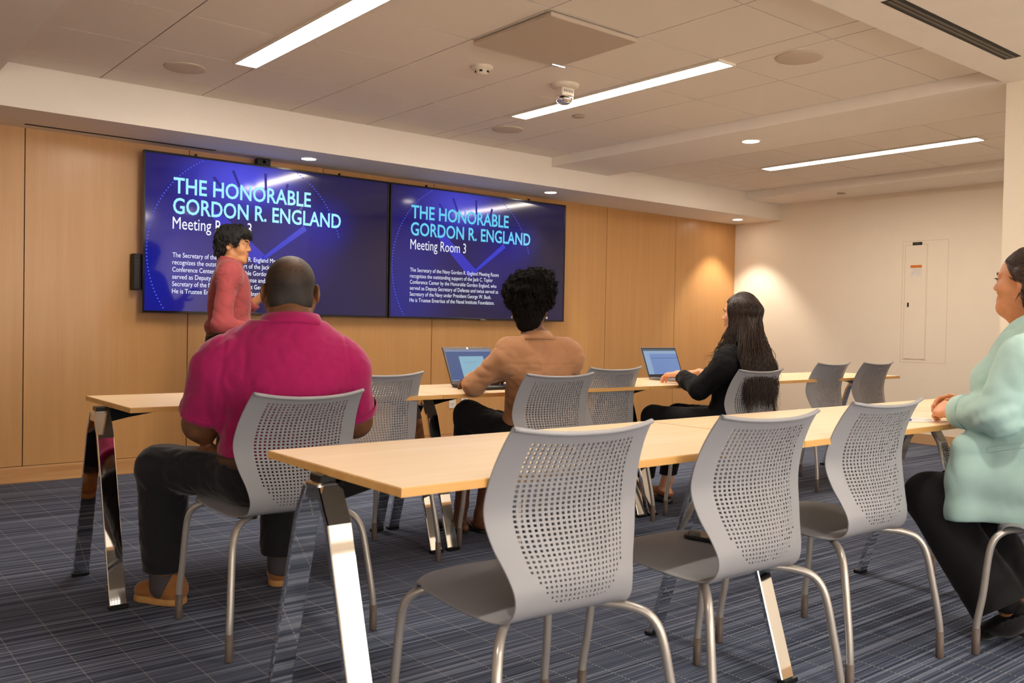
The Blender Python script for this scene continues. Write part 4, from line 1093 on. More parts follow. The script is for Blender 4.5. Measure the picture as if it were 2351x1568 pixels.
    for hl, toe in (((1.172, 3.345), (1.060, 3.530)), ((1.548, 3.355), (1.690, 3.560))):
        sh = shoe_obj(t, hl, toe, M_SUEDE, M_CREPE, 0.049, 0.098, 0.026)
        h, e = np.array((*hl, 0)), np.array((*toe, 0)); SF = look_frame(h, e-h, (0, 0, 1)); ln = np.linalg.norm(e-h)
        for i in range(2):
            pts = spline([SF(-0.030, 0.098+0.022*i, 0.092-0.013*i), SF(0, 0.108+0.022*i, 0.108-0.014*i), SF(0.030, 0.098+0.022*i, 0.092-0.013*i)], 9)-np.array(O); MB().tube(pts, 0.0024, 6).build('lace', mat('tan_lace', rgb(120, 80, 44), 0.8), sh)
    for an in (V3(1.118, 3.405, 0.10), V3(1.572, 3.385, 0.10)):
        sdf_obj('sock', [Cap(an+V3(0, 0, 0.07), an+V3(0, 0, -0.03), 0.052, 0.051)], 0.005, mat('grey_sock', rgb(62, 57, 60), 0.95), t)
    finish(t)
person_polo()

# -- person in the tan shirt at the left laptop, seen from behind
def person_tan():
    O = (2.765, 3.200, 0); t = person('person', O, 'person with short curly black hair in a tan shirt, typing at the left laptop')
    F = Frame(O, rotz(math.radians(-14)))
    sk = skin_mat('skin_dark_brown', rgb(112, 70, 46), rgb(90, 54, 34)); M_TAN = cloth_mat('tan_shirt_cotton', rgb(172, 126, 92), 0.04, 1300, 0.85, 0.2, 0.1)
    T = torso(F, 0.162, 0.955, (0.0, 0.835, 0.150, 0.100, 0.17), (0.025, 0.66, 0.145, 0.098, 0.17), (0.02, 0.545, 0.160, 0.115, 0.11), (0.052, 0.056, 0.075), 0.050, 0.040, (0.0, -0.015, 0.085))
    HF = Frame(F(-0.035, 0.030, 1.135), rotz(math.radians(-48)))
    Hd = head_prims(HF, 0.94, 0.95, 1.0, 0.98, F(-0.02, -0.01, 0.96), 0.050, 1.1)
    arms, slv = [], []
    spec = {-1: (F(-0.176, 0.0, 0.905), V3(2.520, 3.375, 0.782), V3(2.655, 3.560, 0.790)), 1: (F(0.176, 0.0, 0.905), V3(3.035, 3.300, 0.752), V3(2.900, 3.560, 0.795))}
    for s in (-1, 1):
        sh, el, wr = spec[s]; arms += [Cap(sh, el, 0.046, 0.036, 0.03), Cap(el, wr, 0.036, 0.025, 0.02)]
        WF = look_frame(wr, (-s*0.10+0.05, 0.99, -0.12), (s*0.15, 0, 1)); arms += hand_prims(WF, -s, 0.42, 0.35, 0.93)
        d = (wr-el)/np.linalg.norm(wr-el)
        slv += [Cap(sh, el, 0.059, 0.051, 0.035), Cap(el, wr, 0.051, 0.040, 0.03, clip=(el+(wr-el)*0.80, d))]
    legs = []
    for s in (-1, 1):
        hip, kn, an = F(s*0.09, 0.02, 0.535), (V3(2.600, 3.520, 0.622) if s < 0 else V3(2.83, 3.585, 0.555)), (V3(2.70, 3.700, 0.15) if s < 0 else V3(2.80, 3.665, 0.095))
        legs += [Cap(hip, kn, 0.076, 0.056, 0.04), Cap(kn, an, 0.052, 0.034, 0.03)]
    body = grown(T, -0.014)+Hd+arms+legs
    for s in (-1, 1):
        an = (V3(2.70, 3.700, 0.15) if s < 0 else V3(2.80, 3.665, 0.095)); body += [Cap(an, V3(an[0], an[1]+0.02, 0.045), 0.034, 0.034, 0.02), Cap(V3(an[0], an[1]-0.03, 0.035), V3(an[0], an[1]+0.13, 0.028), 0.022, 0.020, 0.02)]
    lipz = lip_region(HF, 0.94)
    sdf_obj('body', body, 0.0036, [sk, mat('lip_brown', rgb(104, 60, 48), 0.4)], t, None, lipz)
    eyes(HF, 0.94, t, MATS['iris_dark']); brows(HF, 0.94, t, MATS['hair_black_short'])
    # curly hair: a lumpy crown with short tapered back, and many small curls
    hm = mat('hair_black_curly', rgb(15, 11, 10), 0.9, 0, 0.35, (160, 160, 160), 0.2, 0.12)
    g = lambda x, y, z: HF(x*0.94, y*0.94, z*0.94)
    hp = [Ell(g(0, -0.020, 0.098), (0.118, 0.114, 0.092), HF.M, 0.05), Ell(g(0, -0.045, 0.02), (0.077, 0.075, 0.085), HF.M, 0.05), Ell(g(0, -0.052, -0.058), (0.056, 0.044, 0.055), HF.M, 0.04),
          Ell(g(-0.06, -0.02, 0.075), (0.055, 0.075, 0.05), HF.M, 0.04), Ell(g(0.06, -0.02, 0.078), (0.055, 0.075, 0.05), HF.M, 0.04), Ell(g(0.045, -0.02, 0.155), (0.07, 0.075, 0.045), HF.M, 0.03)]
    w, w2 = Wav(3, 260, 9), Wav(4, 110, 7)
    def hpost(P, d):
        q = (P-HF.o)@HF.M/0.94
        face = np.maximum(0.052-q[:, 1], q[:, 2]-0.066)       # keep the face clear
        am = np.clip((q[:, 2]+0.08)/0.12, 0.15, 1); dd = d-am*(0.0055*w(P)+0.007*w2(P))
        return np.maximum(dd, -np.maximum(q[:, 1]*-1+0.035, q[:, 2]-0.075)*-1 if False else np.minimum(0.03, (q[:, 1]-0.045)*1.0-np.clip(q[:, 2]-0.06, 0, 1)*3))
    ho = sdf_obj('hair', hp, 0.004, hm, t, hpost, None, 0)
    rng = np.random.default_rng(8); paths = []
    vs = np.array([v.co[:] for v in ho.data.vertices])+np.array(O); q = (vs-HF.o)@HF.M/0.94
    cand = np.nonzero((q[:, 2] > -0.01))[0]
    for i in rng.choice(cand, 900):
        p = vs[i]; n = p-HF(0, -0.03, 0.04); n /= np.linalg.norm(n); u = np.cross(n, rng.normal(size=3)); u /= np.linalg.norm(u); w_ = np.cross(n, u)
        r = rng.uniform(0.003, 0.007); tt = np.linspace(0, rng.uniform(3, 8), 11)
        paths.append([p-n*0.006+(u*(np.cos(a)-1)+w_*np.sin(a))*r+n*a*0.0024+rng.normal(size=3)*0.0004 for a in tt])
    strands('curls', paths, np.tile(np.linspace(0.0017, 0.0007, 11), (len(paths), 1)), hm, ho if False else t, 4)
    shirt = grown(T, 0.008)+slv
    f1, f2 = folds(41, 0.0065, 26, (0.6, 0.6, 1.4)), folds(44, 0.003, 60, (0.6, 0.6, 1.3))
    def spost(P, d):
        q = (P-np.array(O))@F.M
        dd = f2(P, f1(P, d))
        yoke = np.exp(-((q[:, 2]-0.885)/0.004)**2)*(q[:, 1] < -0.02)*(np.abs(q[:, 0]) < 0.17); dd = dd+yoke*0.003
        dd = np.maximum(dd, 0.535-P[:, 2])
        return np.maximum(dd, np.where(P[:, 2] > 0.985, np.maximum(P[:, 2]-1.012, 0.050-np.hypot(q[:, 0]+0.015, q[:, 1])), -1))
    so = sdf_obj('shirt', shirt, 0.0045, M_TAN, t, spost, None, 1)
    ring = []
    for a in np.linspace(-2.7, 2.7, 36):
        x, y = -0.018+0.064*math.sin(a), 0.0-0.062*math.cos(a); z = 1.000-0.022*(1-math.cos(a))/2
        ring.append((x, y, z-0.002+0.006*math.cos(a), z+0.042, 0.034))
    band('collar', F, ring, M_TAN, t, 0.003)
    for s in (-1, 1):
        sh, el, wr = spec[s]; p0, n = slv[3 if s > 0 else 1].clip; u = np.cross(n, (0, 0, 1)); u /= np.linalg.norm(u); w2_ = np.cross(n, u); r = 0.0425
        mb = MB(); mb.rings([[p0+n*z+(u*math.cos(a)+w2_*math.sin(a))*(r+dr)-np.array(O) for a in np.linspace(0, 2*PI, 25)[:-1]] for z, dr in ((-0.045, 0.001), (-0.043, 0.0035), (-0.001, 0.0005), (0.001, -0.003), (0.0, -0.012))], 0, True, False, False)
        mb.build('cuff', M_TAN, so)
    sh, el, wr = spec[-1]; d = (wr-el)/np.linalg.norm(wr-el); u = np.cross(d, (0, 0, 1)); u /= np.linalg.norm(u); w2_ = np.cross(d, u); c = wr-d*0.006
    mb = MB(); mb.rings([[c+d*z+(u*math.cos(a)+w2_*math.sin(a))*(0.0285+dr)-np.array(O) for a in np.linspace(0, 2*PI, 25)[:-1]] for z, dr in ((-0.010, -0.004), (-0.010, 0.001), (0.010, 0.001), (0.010, -0.004))], 0, True, False, False)
    mb.tube([c+w2_*0.030*0.9+d*0-np.array(O), c+w2_*0.037-np.array(O)], 0.016, 18)
    mb.build('wristwatch', M_BLACK, t)
    for s in (1, -1):
        e = g(s*0.0865, -0.013, -0.037); MB().lathe([(0.001, -0.0055), (0.004, -0.004), (0.0055, 0), (0.004, 0.004), (0.001, 0.0055)], 14).build('earring', mat('pearl_white', rgb(236, 230, 224), 0.2), t, tuple(e-np.array(O)))
    tr = grown(T[:1], 0.016)+[l.grow(0.012 if i % 2 == 0 else 0.018) for i, l in enumerate(legs)]
    f3 = folds(51, 0.004, 40)
    sdf_obj('trousers', tr, 0.005, M_DARK, t, lambda P, d: np.maximum(np.maximum(f3(P, d), 0.27-P[:, 2]), P[:, 2]-0.70), None, 2)
    for hl, toe in (((2.705, 3.660), (2.66, 3.885)), ((2.80, 3.625), (2.81, 3.855))): shoe_obj(t, hl, toe, M_SHOEB, M_SHOEB, 0.037, 0.012, 0.010)
    finish(t)
person_tan()

# -- person with long dark hair at the right laptop
def person_longhair():
    O = (4.165, 3.105, 0); t = person('person', O, 'person with long wavy dark hair in a black jacket, typing at the right laptop')
    F = Frame(O, rotz(math.radians(8)))
    sk = skin_mat('skin_fair', rgb(226, 172, 136), rgb(212, 152, 116)); M_JK = cloth_mat('black_jacket_wool', rgb(19, 19, 22), 0.06, 900, 0.92, 0.05)
    T = torso(F, 0.150, 0.905, (0.01, 0.81, 0.140, 0.105, 0.17), (0.02, 0.65, 0.140, 0.105, 0.16), (0.02, 0.54, 0.160, 0.120, 0.11), (0.050, 0.055, 0.075), 0.048, 0.040, (0, -0.01, 0.095))
    HF = Frame(F(0.015, 0.015, 1.142), rotz(math.radians(16)))
    Hd = head_prims(HF, 0.93, 0.92, 1.0, 0.97, F(0, 0.0, 0.95), 0.048)
    arms, slv = [], []
    spec = {-1: (F(-0.165, 0.0, 0.862), V3(3.965, 3.220, 0.728), V3(4.085, 3.475, 0.795)), 1: (F(0.165, 0.0, 0.862), V3(4.42, 3.300, 0.745), V3(4.355, 3.540, 0.798))}
    for s in (-1, 1):
        sh, el, wr = spec[s]; arms += [Cap(sh, el, 0.044, 0.035, 0.03), Cap(el, wr, 0.034, 0.023, 0.02)]
        WF = look_frame(wr, ((0.10 if s < 0 else -0.12), 0.98, -0.10), (0, 0.1, 1)); arms += hand_prims(WF, -s, 0.42, 0.25, 0.95)
        d = (wr-el)/np.linalg.norm(wr-el)
        slv += [Cap(sh, el, 0.061, 0.056, 0.035), Cap(el, wr, 0.056, 0.043, 0.03, clip=(el+(wr-el)*(0.80 if s < 0 else 0.85), d))]
    legs = []
    for s in (-1, 1):
        hip, kn, an = F(s*0.09, 0.02, 0.535), V3(4.035+s*0.105, 3.52, 0.545), V3(4.10+s*0.10, 3.64, 0.14)
        legs += [Cap(hip, kn, 0.078, 0.056, 0.04), Cap(kn, an, 0.050, 0.034, 0.03)]
    body = grown(T, -0.014)+Hd+arms+legs
    for s in (-1, 1):
        an = V3(4.10+s*0.10, 3.64, 0.14); body += [Cap(an, an+V3(0, 0.03, -0.06), 0.034, 0.034, 0.02), Cap(an+V3(0, -0.01, -0.075), an+V3(0, 0.15, -0.095), 0.026, 0.022, 0.02)]
    lipz = lip_region(HF, 0.93)
    sdf_obj('body', body, 0.0036, [sk, M_LIPR], t, None, lipz)
    eyes(HF, 0.93, t, MATS['iris_dark']); brows(HF, 0.93, t, MATS['hair_black_short'])
    hm = hair_mat('hair_dark_wavy', rgb(48, 32, 24), 0.45)
    g = lambda x, y, z: HF(x*0.93, y*0.93, z*0.93)
    hp = [Ell(g(0, -0.022, 0.045), (0.083, 0.097, 0.085), HF.M, 0.04), Ell(g(0, -0.058, -0.06), (0.080, 0.060, 0.12), HF.M, 0.05), Cap(F(0.01, -0.075, 1.02), F(0.015, -0.125, 0.76), 0.080, 0.085, 0.05, flat=(F.d(0, 1, 0), 0.50)),
          Cap(g(-0.070, -0.015, 0.03), g(-0.078, -0.005, -0.13), 0.024, 0.024, 0.03), Cap(g(0.070, -0.015, 0.03), g(0.078, -0.005, -0.13), 0.024, 0.024, 0.03)]
    def hpost(P, d):
        q = (P-HF.o)@HF.M/0.93
        return np.maximum(d+0.002*np.sin(q[:, 0]*330+q[:, 2]*25), np.minimum(0.03, q[:, 1]-0.055+0.0*q[:, 2]-np.clip(q[:, 2]-0.072, 0, 1)*2.5))
    ho = sdf_obj('hair', hp, 0.004, hm, t, hpost, None, 1)
    rng = np.random.default_rng(5); paths, rad = [], []
    for i in range(2600):
        a = rng.uniform(-2.15, 2.15); b = rng.uniform(0.05, 0.95)
        # root on the scalp, falling over the shoulders and down the back
        x, y = math.sin(a), -math.cos(a)
        ln = 46; zz = np.linspace(0, 1, ln)
        side = abs(a) > 1.5
        r0 = HF(0.081*x*math.sin(b*1.5)*0.96, -0.020-0.0+0.094*y*math.sin(b*1.5)*0.96, 0.047+0.086*math.cos(b*1.5))
        mid = HF(0.088*x+rng.normal()*0.004, -0.026+0.090*y+rng.normal()*0.004, -0.03)
        zend = 0.80-0.19*rng.uniform(0, 1)**1.6+0.03*rng.normal() if not side else rng.uniform(0.78, 0.93)
        if side: low = F(0.100*x+rng.normal()*0.010, 0.010+0.035*rng.normal(), 0.955)
        else: low = F(0.135*x+rng.normal()*0.012, -0.085+0.052*y+rng.normal()*0.008, 0.93)
        end = F((0.150*x if not side else 0.15*x)+rng.normal()*0.020+0.012, (-0.125+0.035*y if not side else 0.055+0.03*rng.normal())+rng.normal()*0.008, zend)
        p = spline([r0, (r0+mid)/2+(np.array(HF(x*0.02, y*0.02, 0.012))-HF.o), mid, low, (low+end)/2+F.d(0.012*x, -0.012, 0), end], ln)
        ph = rng.uniform(0, 6.28); am = 0.012*np.clip(zz-0.25, 0, 1)*rng.uniform(0.4, 1.5); fr = rng.uniform(19, 30)
        p += np.outer(am*np.sin(fr*zz+ph), F.d(1, 0, 0))+np.outer(am*np.cos(fr*zz+ph*1.3), F.d(0, 1, 0.15))
        paths.append(p); rad.append(np.interp(zz, [0, 0.15, 0.8, 1], [0.0012, 0.0017, 0.0015, 0.0003])*rng.uniform(0.6, 1.2))
    strands('hair_strands', paths, rad, hm, t, 5)
    jk = grown(T, 0.012)+slv+[Ell(F(0, 0.04, 0.56), (0.170, 0.135, 0.085), F.M, 0.05)]
    f1, f2 = folds(61, 0.006, 30), folds(64, 0.003, 70)
    def jpost(P, d):
        q = (P-np.array(O))@F.M
        dd = np.maximum(f2(P, f1(P, d)), 0.480-P[:, 2])
        return np.maximum(dd, np.where(P[:, 2] > 0.94, np.maximum(P[:, 2]-0.985, 0.058-np.hypot(q[:, 0], q[:, 1]-0.01)), -1))
    so = sdf_obj('jacket', jk, 0.005, M_JK, t, jpost, None, 1)
    tr = grown(T[:1], 0.010)+[l.grow(0.012 if i % 2 == 0 else 0.016) for i, l in enumerate(legs)]
    f3 = folds(71, 0.004, 40)
    sdf_obj('trousers', tr, 0.005, M_DARK, t, lambda P, d: np.maximum(np.maximum(f3(P, d), 0.175-P[:, 2]), P[:, 2]-0.70), None, 2)
    for s in (-1, 1): shoe_obj(t, (4.10+s*0.10, 3.605), (4.10+s*0.115, 3.835), mat('tan_leather', rgb(150, 96, 56), 0.5), M_SHOEB, 0.036, 0.030, 0.040)
    finish(t)
person_longhair()

# -- person in the mint blazer at the right edge
def hit_x(o, y, z, x0=2.6):
    """point on a mesh met when going towards +X at height z"""
    loc = o.matrix_world.translation
    r = o.ray_cast(Vector((x0, y, z))-Vector(o['_w']), Vector((1, 0, 0)))
    return np.array(r[1])+np.array(o['_w']) if r[0] else None
def person_mint():
    O = (3.365, 1.10, 0); t = person('person', O, 'person in a mint green blazer seated at the right edge of the photo')
    F = Frame(O, rotz(math.radians(2)))
    sk = skin_mat('skin_warm', rgb(224, 160, 116), rgb(208, 140, 98)); M_MINT = cloth_mat('mint_blazer_crepe', rgb(172, 206, 202), 0.03, 1100, 0.8, 0.2, 0.08)
    T = torso(F, 0.172, 1.045, (0.115, 0.885, 0.180, 0.150, 0.17), (0.085, 0.71, 0.185, 0.160, 0.17), (0.025, 0.56, 0.200, 0.165, 0.13), (0.058, 0.066, 0.085), 0.055, 0.050, (0, 0.10, 0.118), 0.085)
    T += [Ell(F(s*0.085, 0.235, 0.885), (0.085, 0.085, 0.085), F.M, 0.06) for s in (-1, 1)]
    HF = Frame(F(0.005, 0.212, 1.240), rotz(math.radians(3))@rotx(math.radians(2)))
    Hd = head_prims(HF, 0.95, 0.98, 0.95, 1.02, F(0, 0.12, 1.06), 0.056, 1.15, 1.15)
    Hd += [Ell(HF(0, 0.040, -0.085), (0.040, 0.040, 0.024), HF.M, 0.03), Cap(HF(0, 0.022, -0.082), F(0, 0.185, 1.08), 0.046, 0.052, 0.03)]
    spec = {-1: (F(-0.200, 0.130, 0.985), V3(3.128, 1.290, 0.800), V3(3.262, 1.500, 0.785)), 1: (F(0.195, 0.095, 0.965), V3(3.615, 1.300, 0.800), V3(3.460, 1.528, 0.806))}
    arms, slv = [], []
    for s in (-1, 1):
        sh, el, wr = spec[s]; arms += [Cap(sh, el, 0.055, 0.045, 0.03), Cap(el, wr, 0.043, 0.027, 0.02)]
        d = (wr-el)/np.linalg.norm(wr-el)
        slv += [Cap(sh, el, 0.084, 0.072, 0.016), Cap(el, wr, 0.070, 0.054, 0.020, clip=(el+(wr-el)*0.84, d))]
    # clasped hands resting on the table top
    WL = look_frame(spec[-1][2], (0.50, 0.86, 0.03), (-0.62, 0.20, 0.76)); WR = look_frame(spec[1][2], (-0.62, 0.78, 0.06), (0.55, 0.25, 0.80))
    arms += hand_prims(WL, 1, 0.5, 0.1, 0.95, 0.7, (0.55, 0.62, 0.72, 0.85)) + hand_prims(WR, -1, 0.5, 0.1, 0.95, 0.7, (0.50, 0.60, 0.70, 0.80), 0.1)
    legs = []
    KN = {-1: V3(3.225, 1.558, 0.470), 1: V3(3.465, 1.565, 0.465)}; AN = {-1: V3(3.235, 1.340, 0.165), 1: V3(3.365, 1.290, 0.150)}
    for s in (-1, 1):
        hip = F(s*0.105, 0.03, 0.550); legs += [Cap(hip, KN[s], 0.095, 0.070, 0.05), Cap(KN[s], AN[s], 0.064, 0.040, 0.03)]
    feet = []
    FT = {-1: (V3(3.250, 1.250, 0.125), V3(3.258, 1.368, 0.030)), 1: (V3(3.378, 1.215, 0.120), V3(3.345, 1.335, 0.028))}
    for s in (-1, 1):
        h, e = FT[s]; feet += [Cap(AN[s], h+V3(0, 0.015, 0.01), 0.033, 0.030, 0.03), Cap(h, e, 0.030, 0.024, 0.02)]
    body = grown(T, -0.016)+Hd+arms+legs+feet
    mi = lip_region(HF, 0.95, 0.022, 0.0095)
    sdf_obj('body', body, 0.0032, [sk, M_LIPR], t, None, mi)
    iris = mat('iris_brown', rgb(60, 38, 24), 0.15)
    eyes(HF, 0.95, t, iris, 1.02); brows(HF, 0.95, t, mat('brow_dark_brown', rgb(60, 42, 34), 0.7), 1.02, 0.001)
    for s in (-1, 1):     # dark lashes
        pts = spline([HF(*(np.array(q)*0.95)) for q in ((s*0.018, 0.0880, 0.0165), (s*0.031, 0.0900, 0.0180), (s*0.045, 0.0800, 0.0130))], 10)-np.array(O)
        MB().tube(pts, [0.0008]+[0.0017]*8+[0.0008], 6).build('eyelashes', M_BLACK, t)
        pts = [p for i in range(9) for p in [0]]
        mb = MB()
        for q in np.linspace(0, 1, 9):
            a = HF(*(np.array((s*(0.020+0.025*q), 0.0895-0.008*q*q, 0.0170-0.003*q))*0.95))-np.array(O); b = a+HF.d(s*0.002*q, 0.0085, 0.0015); mb.tube([a, (a+b)/2+HF.d(0, 0, -0.0008), b], [0.0006, 0.0005, 0.0002], 5)
        mb.build('lash_fringe', M_BLACK, t)
    hm = hair_mat('hair_dark_brown', rgb(58, 41, 33), 0.5); g = lambda x, y, z: HF(x*0.95, y*0.95, z*0.95)
    hp = [Ell(g(0, -0.022, 0.043), (0.080, 0.094, 0.087), HF.M, 0.03), Ell(g(0, -0.060, -0.05), (0.062, 0.050, 0.085), HF.M, 0.05), Cap(g(0, -0.090, -0.06), F(0.0, 0.015, 1.08), 0.050, 0.036, 0.05), Cap(F(0.0, 0.015, 1.08), F(0.0, -0.060, 0.93), 0.036, 0.024, 0.05)]+[Cap(g(s*0.078, -0.010, 0.038), g(s*0.084, -0.030, -0.018), 0.015, 0.016, 0.02) for s in (-1, 1)]+[Cap(g(s*0.072, -0.045, -0.03), F(s*0.075, 0.10, 1.10), 0.026, 0.030, 0.03) for s in (-1, 1)]
    def hpost(P, d):
        q = (P-HF.o)@HF.M/0.95; front = q[:, 1]-0.030-np.clip((q[:, 2]-0.0)*0.50, -0.05, 0.048); earc = 0.026-np.hypot(q[:, 1]-0.004, q[:, 2]+0.016)
        return np.maximum(np.maximum(d, np.minimum(front+0.006, 0.03)), np.where(np.abs(q[:, 0]) > 0.05, np.minimum(earc, 0.02), -1))
    ho = sdf_obj('hair', hp, 0.0036, hm, t, hpost, None, 0)
    tufts('hair_locks', ho, t, 2600, lambda P: np.outer(np.ones(len(P)), HF.d(0, -1.0, -0.25))+np.outer(np.clip(((P-HF.o)@HF.M)[:, 2]*-9+0.4, 0, 1), HF.d(0, 0.2, -0.9)), 0.036, 0.0013, 0.085, hm, 30, 0.0008)
    rng = np.random.default_rng(12); paths, rad = [], []
    for i in range(1500):
        a = rng.uniform(-1.25, 1.25); z = np.linspace(0, 1, 22)
        # from the hairline over the brow and temples, combed straight back over the skull
        kk = math.cos(a); rr = 1.0+rng.uniform(0.0, 0.05)
        el = [g(0.082*math.sin(a)*rr, -0.022+0.097*kk*rr*math.cos(th), 0.043+0.091*kk*rr*math.sin(th)) for th in (0.50+0.12*rng.normal()*0.5, 1.1, 1.7, 2.3, 2.9)]
        nk = g(0.050*math.sin(a)+rng.normal()*0.004, -0.108, -0.035)
        lo = F(0.05*math.sin(a)+rng.normal()*0.012-0.01, -0.004+rng.normal()*0.006, 1.075); en = F(0.055*math.sin(a)+rng.normal()*0.02-0.015, -0.085+rng.normal()*0.008, rng.uniform(0.88, 0.96))
        p = spline(el+[nk, lo, en], 22)+np.outer(0.006*np.clip(z-0.5, 0, 1)*np.sin(18*z+i), F.d(1, 0, 0)); paths.append(p); rad.append(np.interp(z, [0, .1, .8, 1], [0.0008, 0.0021, 0.0021, 0.0005])*rng.uniform(0.5, 1.0))
    for i in range(70):   # the loose lock over the near shoulder
        z = np.linspace(0, 1, 24); r = rng.normal(size=3)*0.006
        p = spline([g(-0.070, -0.030, -0.02)+r*0.5, g(-0.082, -0.040, -0.085)+r, F(-0.115, 0.100, 1.085)+r, F(-0.155, 0.075, 1.045)+r*1.4, F(-0.165, 0.040, 0.985-rng.uniform(0, 0.05))+r*1.6], 24)+np.outer(0.007*z*np.sin(16*z+i*0.05), F.d(0, 1, 0)); paths.append(p[:24][np.linspace(0, 23, 22).astype(int)]); rad.append(np.interp(np.linspace(0, 1, 22), [0, .1, .8, 1], [0.001, 0.0017, 0.0016, 0.0004]))
    strands('hair_strands', paths, rad, hm, t, 5)
    jk = grown(T[1:], 0.011)+[Ell(F(0, 0.135, 0.640), (0.222, 0.258, 0.255), F.M, 0.06), Ell(F(0, 0.02, 0.60), (0.212, 0.165, 0.22), F.M, 0.06)]
    for s in (-1, 1): jk += [Cap(F(s*0.158, 0.318, 0.66), F(s*0.160, 0.318, 0.44), 0.062, 0.066, 0.05), Cap(F(s*0.160, 0.318, 0.45), F(s*0.170, -0.01, 0.47), 0.066, 0.066, 0.05), Cap(F(s*0.160, 0.318, 0.56), F(s*0.170, -0.01, 0.56), 0.064, 0.064, 0.05)]
    for s in (-1, 1): jk.append(Cap(F(s*0.105, 0.05, 1.080), F(s*0.085, 0.205, 1.030), 0.048, 0.052, 0.05)); jk.append(Cap(F(s*0.070, 0.200, 1.00), F(s*0.075, 0.265, 0.90), 0.060, 0.075, 0.05))
    jk += slv
    f1, f2 = folds(81, 0.0055, 15, (0.8, 0.8, 1.0)), folds(84, 0.003, 40)
    def jpost(P, d):
        q = (P-np.array(O))@F.M
        dd = f2(P, f1(P, d)); dd = np.maximum(dd, 0.425+0.010*np.sin(P[:, 1]*16)-P[:, 2])
        el = V3(3.135, 1.290, 0.800); r = np.linalg.norm(P-el, axis=1)      # bunched cloth at the near elbow
        dd = dd+0.0045*np.exp(-(r/0.09)**2)*np.sin((P[:, 1]-el[1])*55+(P[:, 2]-el[2])*110)
        v = 0.030+0.22*(1.10-P[:, 2])                                        # open front in a V
        return np.maximum(dd, np.where((P[:, 2] > 0.93) & (q[:, 1] > 0.08), v*0+0.046+0.35*(P[:, 2]-0.97)-np.abs(q[:, 0]), np.where(P[:, 2] > 1.05, np.maximum(P[:, 2]-1.132, 0.062-np.hypot(q[:, 0], q[:, 1]-0.10)), -1)))
    so = sdf_obj('blazer', jk, 0.0045, M_MINT, t, jpost, None, 2); so['_w'] = list(O)
    bpy.context.view_layer.update()
    # pocket welt, sleeve cuff and lapel
    loop = [(y, 0.700-(y-1.27)*0.27) for y in np.linspace(1.205, 1.335, 14)]; loop += [(y, z-0.017) for y, z in loop[::-1]]; loop.append(loop[0])
    pts = [hit_x(so, y, z) for y, z in loop]; pts = [p-np.array(O) for p in pts if p is not None]
    if len(pts) > 6: MB().tube(pts, 0.0019, 8).build('pocket_welt', M_MINT, so)
    for s in (-1, 1):
        p0, n = slv[1 if s < 0 else 3].clip; u = np.cross(n, (0, 0, 1)); u /= np.linalg.norm(u); w2 = np.cross(n, u); r = 0.0575
        mb = MB(); mb.rings([[p0+n*z+(u*math.cos(a)+w2*math.sin(a))*(r+dr)-np.array(O) for a in np.linspace(0, 2*PI, 33)[:-1]] for z, dr in ((-0.060, 0.002), (-0.058, 0.0055), (-0.030, 0.004), (0.0, 0.0015), (0.002, -0.003), (0.0, -0.016))], 0, True, False, False)
        mb.build('sleeve_cuff', M_MINT, so)
    for s in (-1, 1):
        mb = MB(); ins, outs = [], []
        a = spline([F(s*0.062, 0.060, 1.158), F(s*0.080, 0.190, 1.126), F(s*0.068, 0.262, 1.045), F(s*0.045, 0.300, 0.950), F(s*0.020, 0.345, 0.860)], 24)
        b = spline([F(s*0.090, 0.050, 1.128), F(s*0.118, 0.170, 1.092), F(s*0.122, 0.250, 1.005), F(s*0.100, 0.300, 0.930), F(s*0.030, 0.345, 0.855)], 24)
        rs = []
        for p, q in zip(a, b):
            m_ = (p+q)/2+F.d(s*0.004, 0.012, 0.012); rs.append([v-np.array(O) for v in (p, m_, q, q-F.d(0, 0.006, 0.006), m_-F.d(0, 0.008, 0.008), p-F.d(0, 0.006, 0.006))])
        mb.rings(rs, 0, True); mb.build('lapel', M_MINT, so)
    del so['_w']
    tp = [Cap(F(-0.05, 0.14, 0.98), F(0.05, 0.14, 0.98), 0.075, 0.075, 0.05), Ell(F(0, 0.20, 0.87), (0.115, 0.115, 0.12), F.M, 0.05)]
    sdf_obj('blouse', tp, 0.006, cloth_mat('maroon_top', rgb(96, 44, 44), 0.05, 900), t, lambda P, d: np.maximum(d, 0.75-P[:, 2]), None, 1)
    tr = grown(T[:1], 0.006)+[l.grow(0.010) if i % 2 == 0 else Cap(l.a, l.b+(l.b-l.a)*0.12, l.ra+0.026, l.rb+0.056, 0.03) for i, l in enumerate(legs)]
    f3 = folds(91, 0.005, 30)
    def tpost(P, d):
        d = f3(P, d)
        for s in (-1, 1):
            ax = (AN[s]-KN[s])/np.linalg.norm(AN[s]-KN[s]); near = np.linalg.norm(P-AN[s], axis=1) < 0.12
            d = np.where(near, np.maximum(d, (P-AN[s])@ax-0.045), d)
        return np.maximum(np.maximum(d, P[:, 2]-0.66), O[1]-0.105-P[:, 1])
    sdf_obj('trousers', tr, 0.005, M_DARK, t, tpost, None, 2)
    for s in (-1, 1):
        h, e = FT[s]; ax = (e-h)/np.linalg.norm(e-h); up = np.cross((1, 0, 0), ax); up = up*np.sign(up[2])
        sp = [Cap(h-up*0.006, e-up*0.002, 0.0345, 0.0260, 0.02), Sph(h-ax*0.008+up*0.004, 0.032, 0.02), Cap(h+ax*0.09, e+ax*0.018, 0.034, 0.020, 0.02, flat=(up, 0.75))]
        sdf_obj('sock', [Cap(AN[s], h+V3(0, 0.015, 0.01), 0.038, 0.034, 0.03)], 0.004, M_DARK, t)
        sdf_obj('shoe', sp, 0.004, cloth_mat('black_suede', rgb(22, 21, 22), 0.08, 900), t, lambda P, d: np.maximum(d, 0.002-P[:, 2]))
    finish(t)
person_mint()

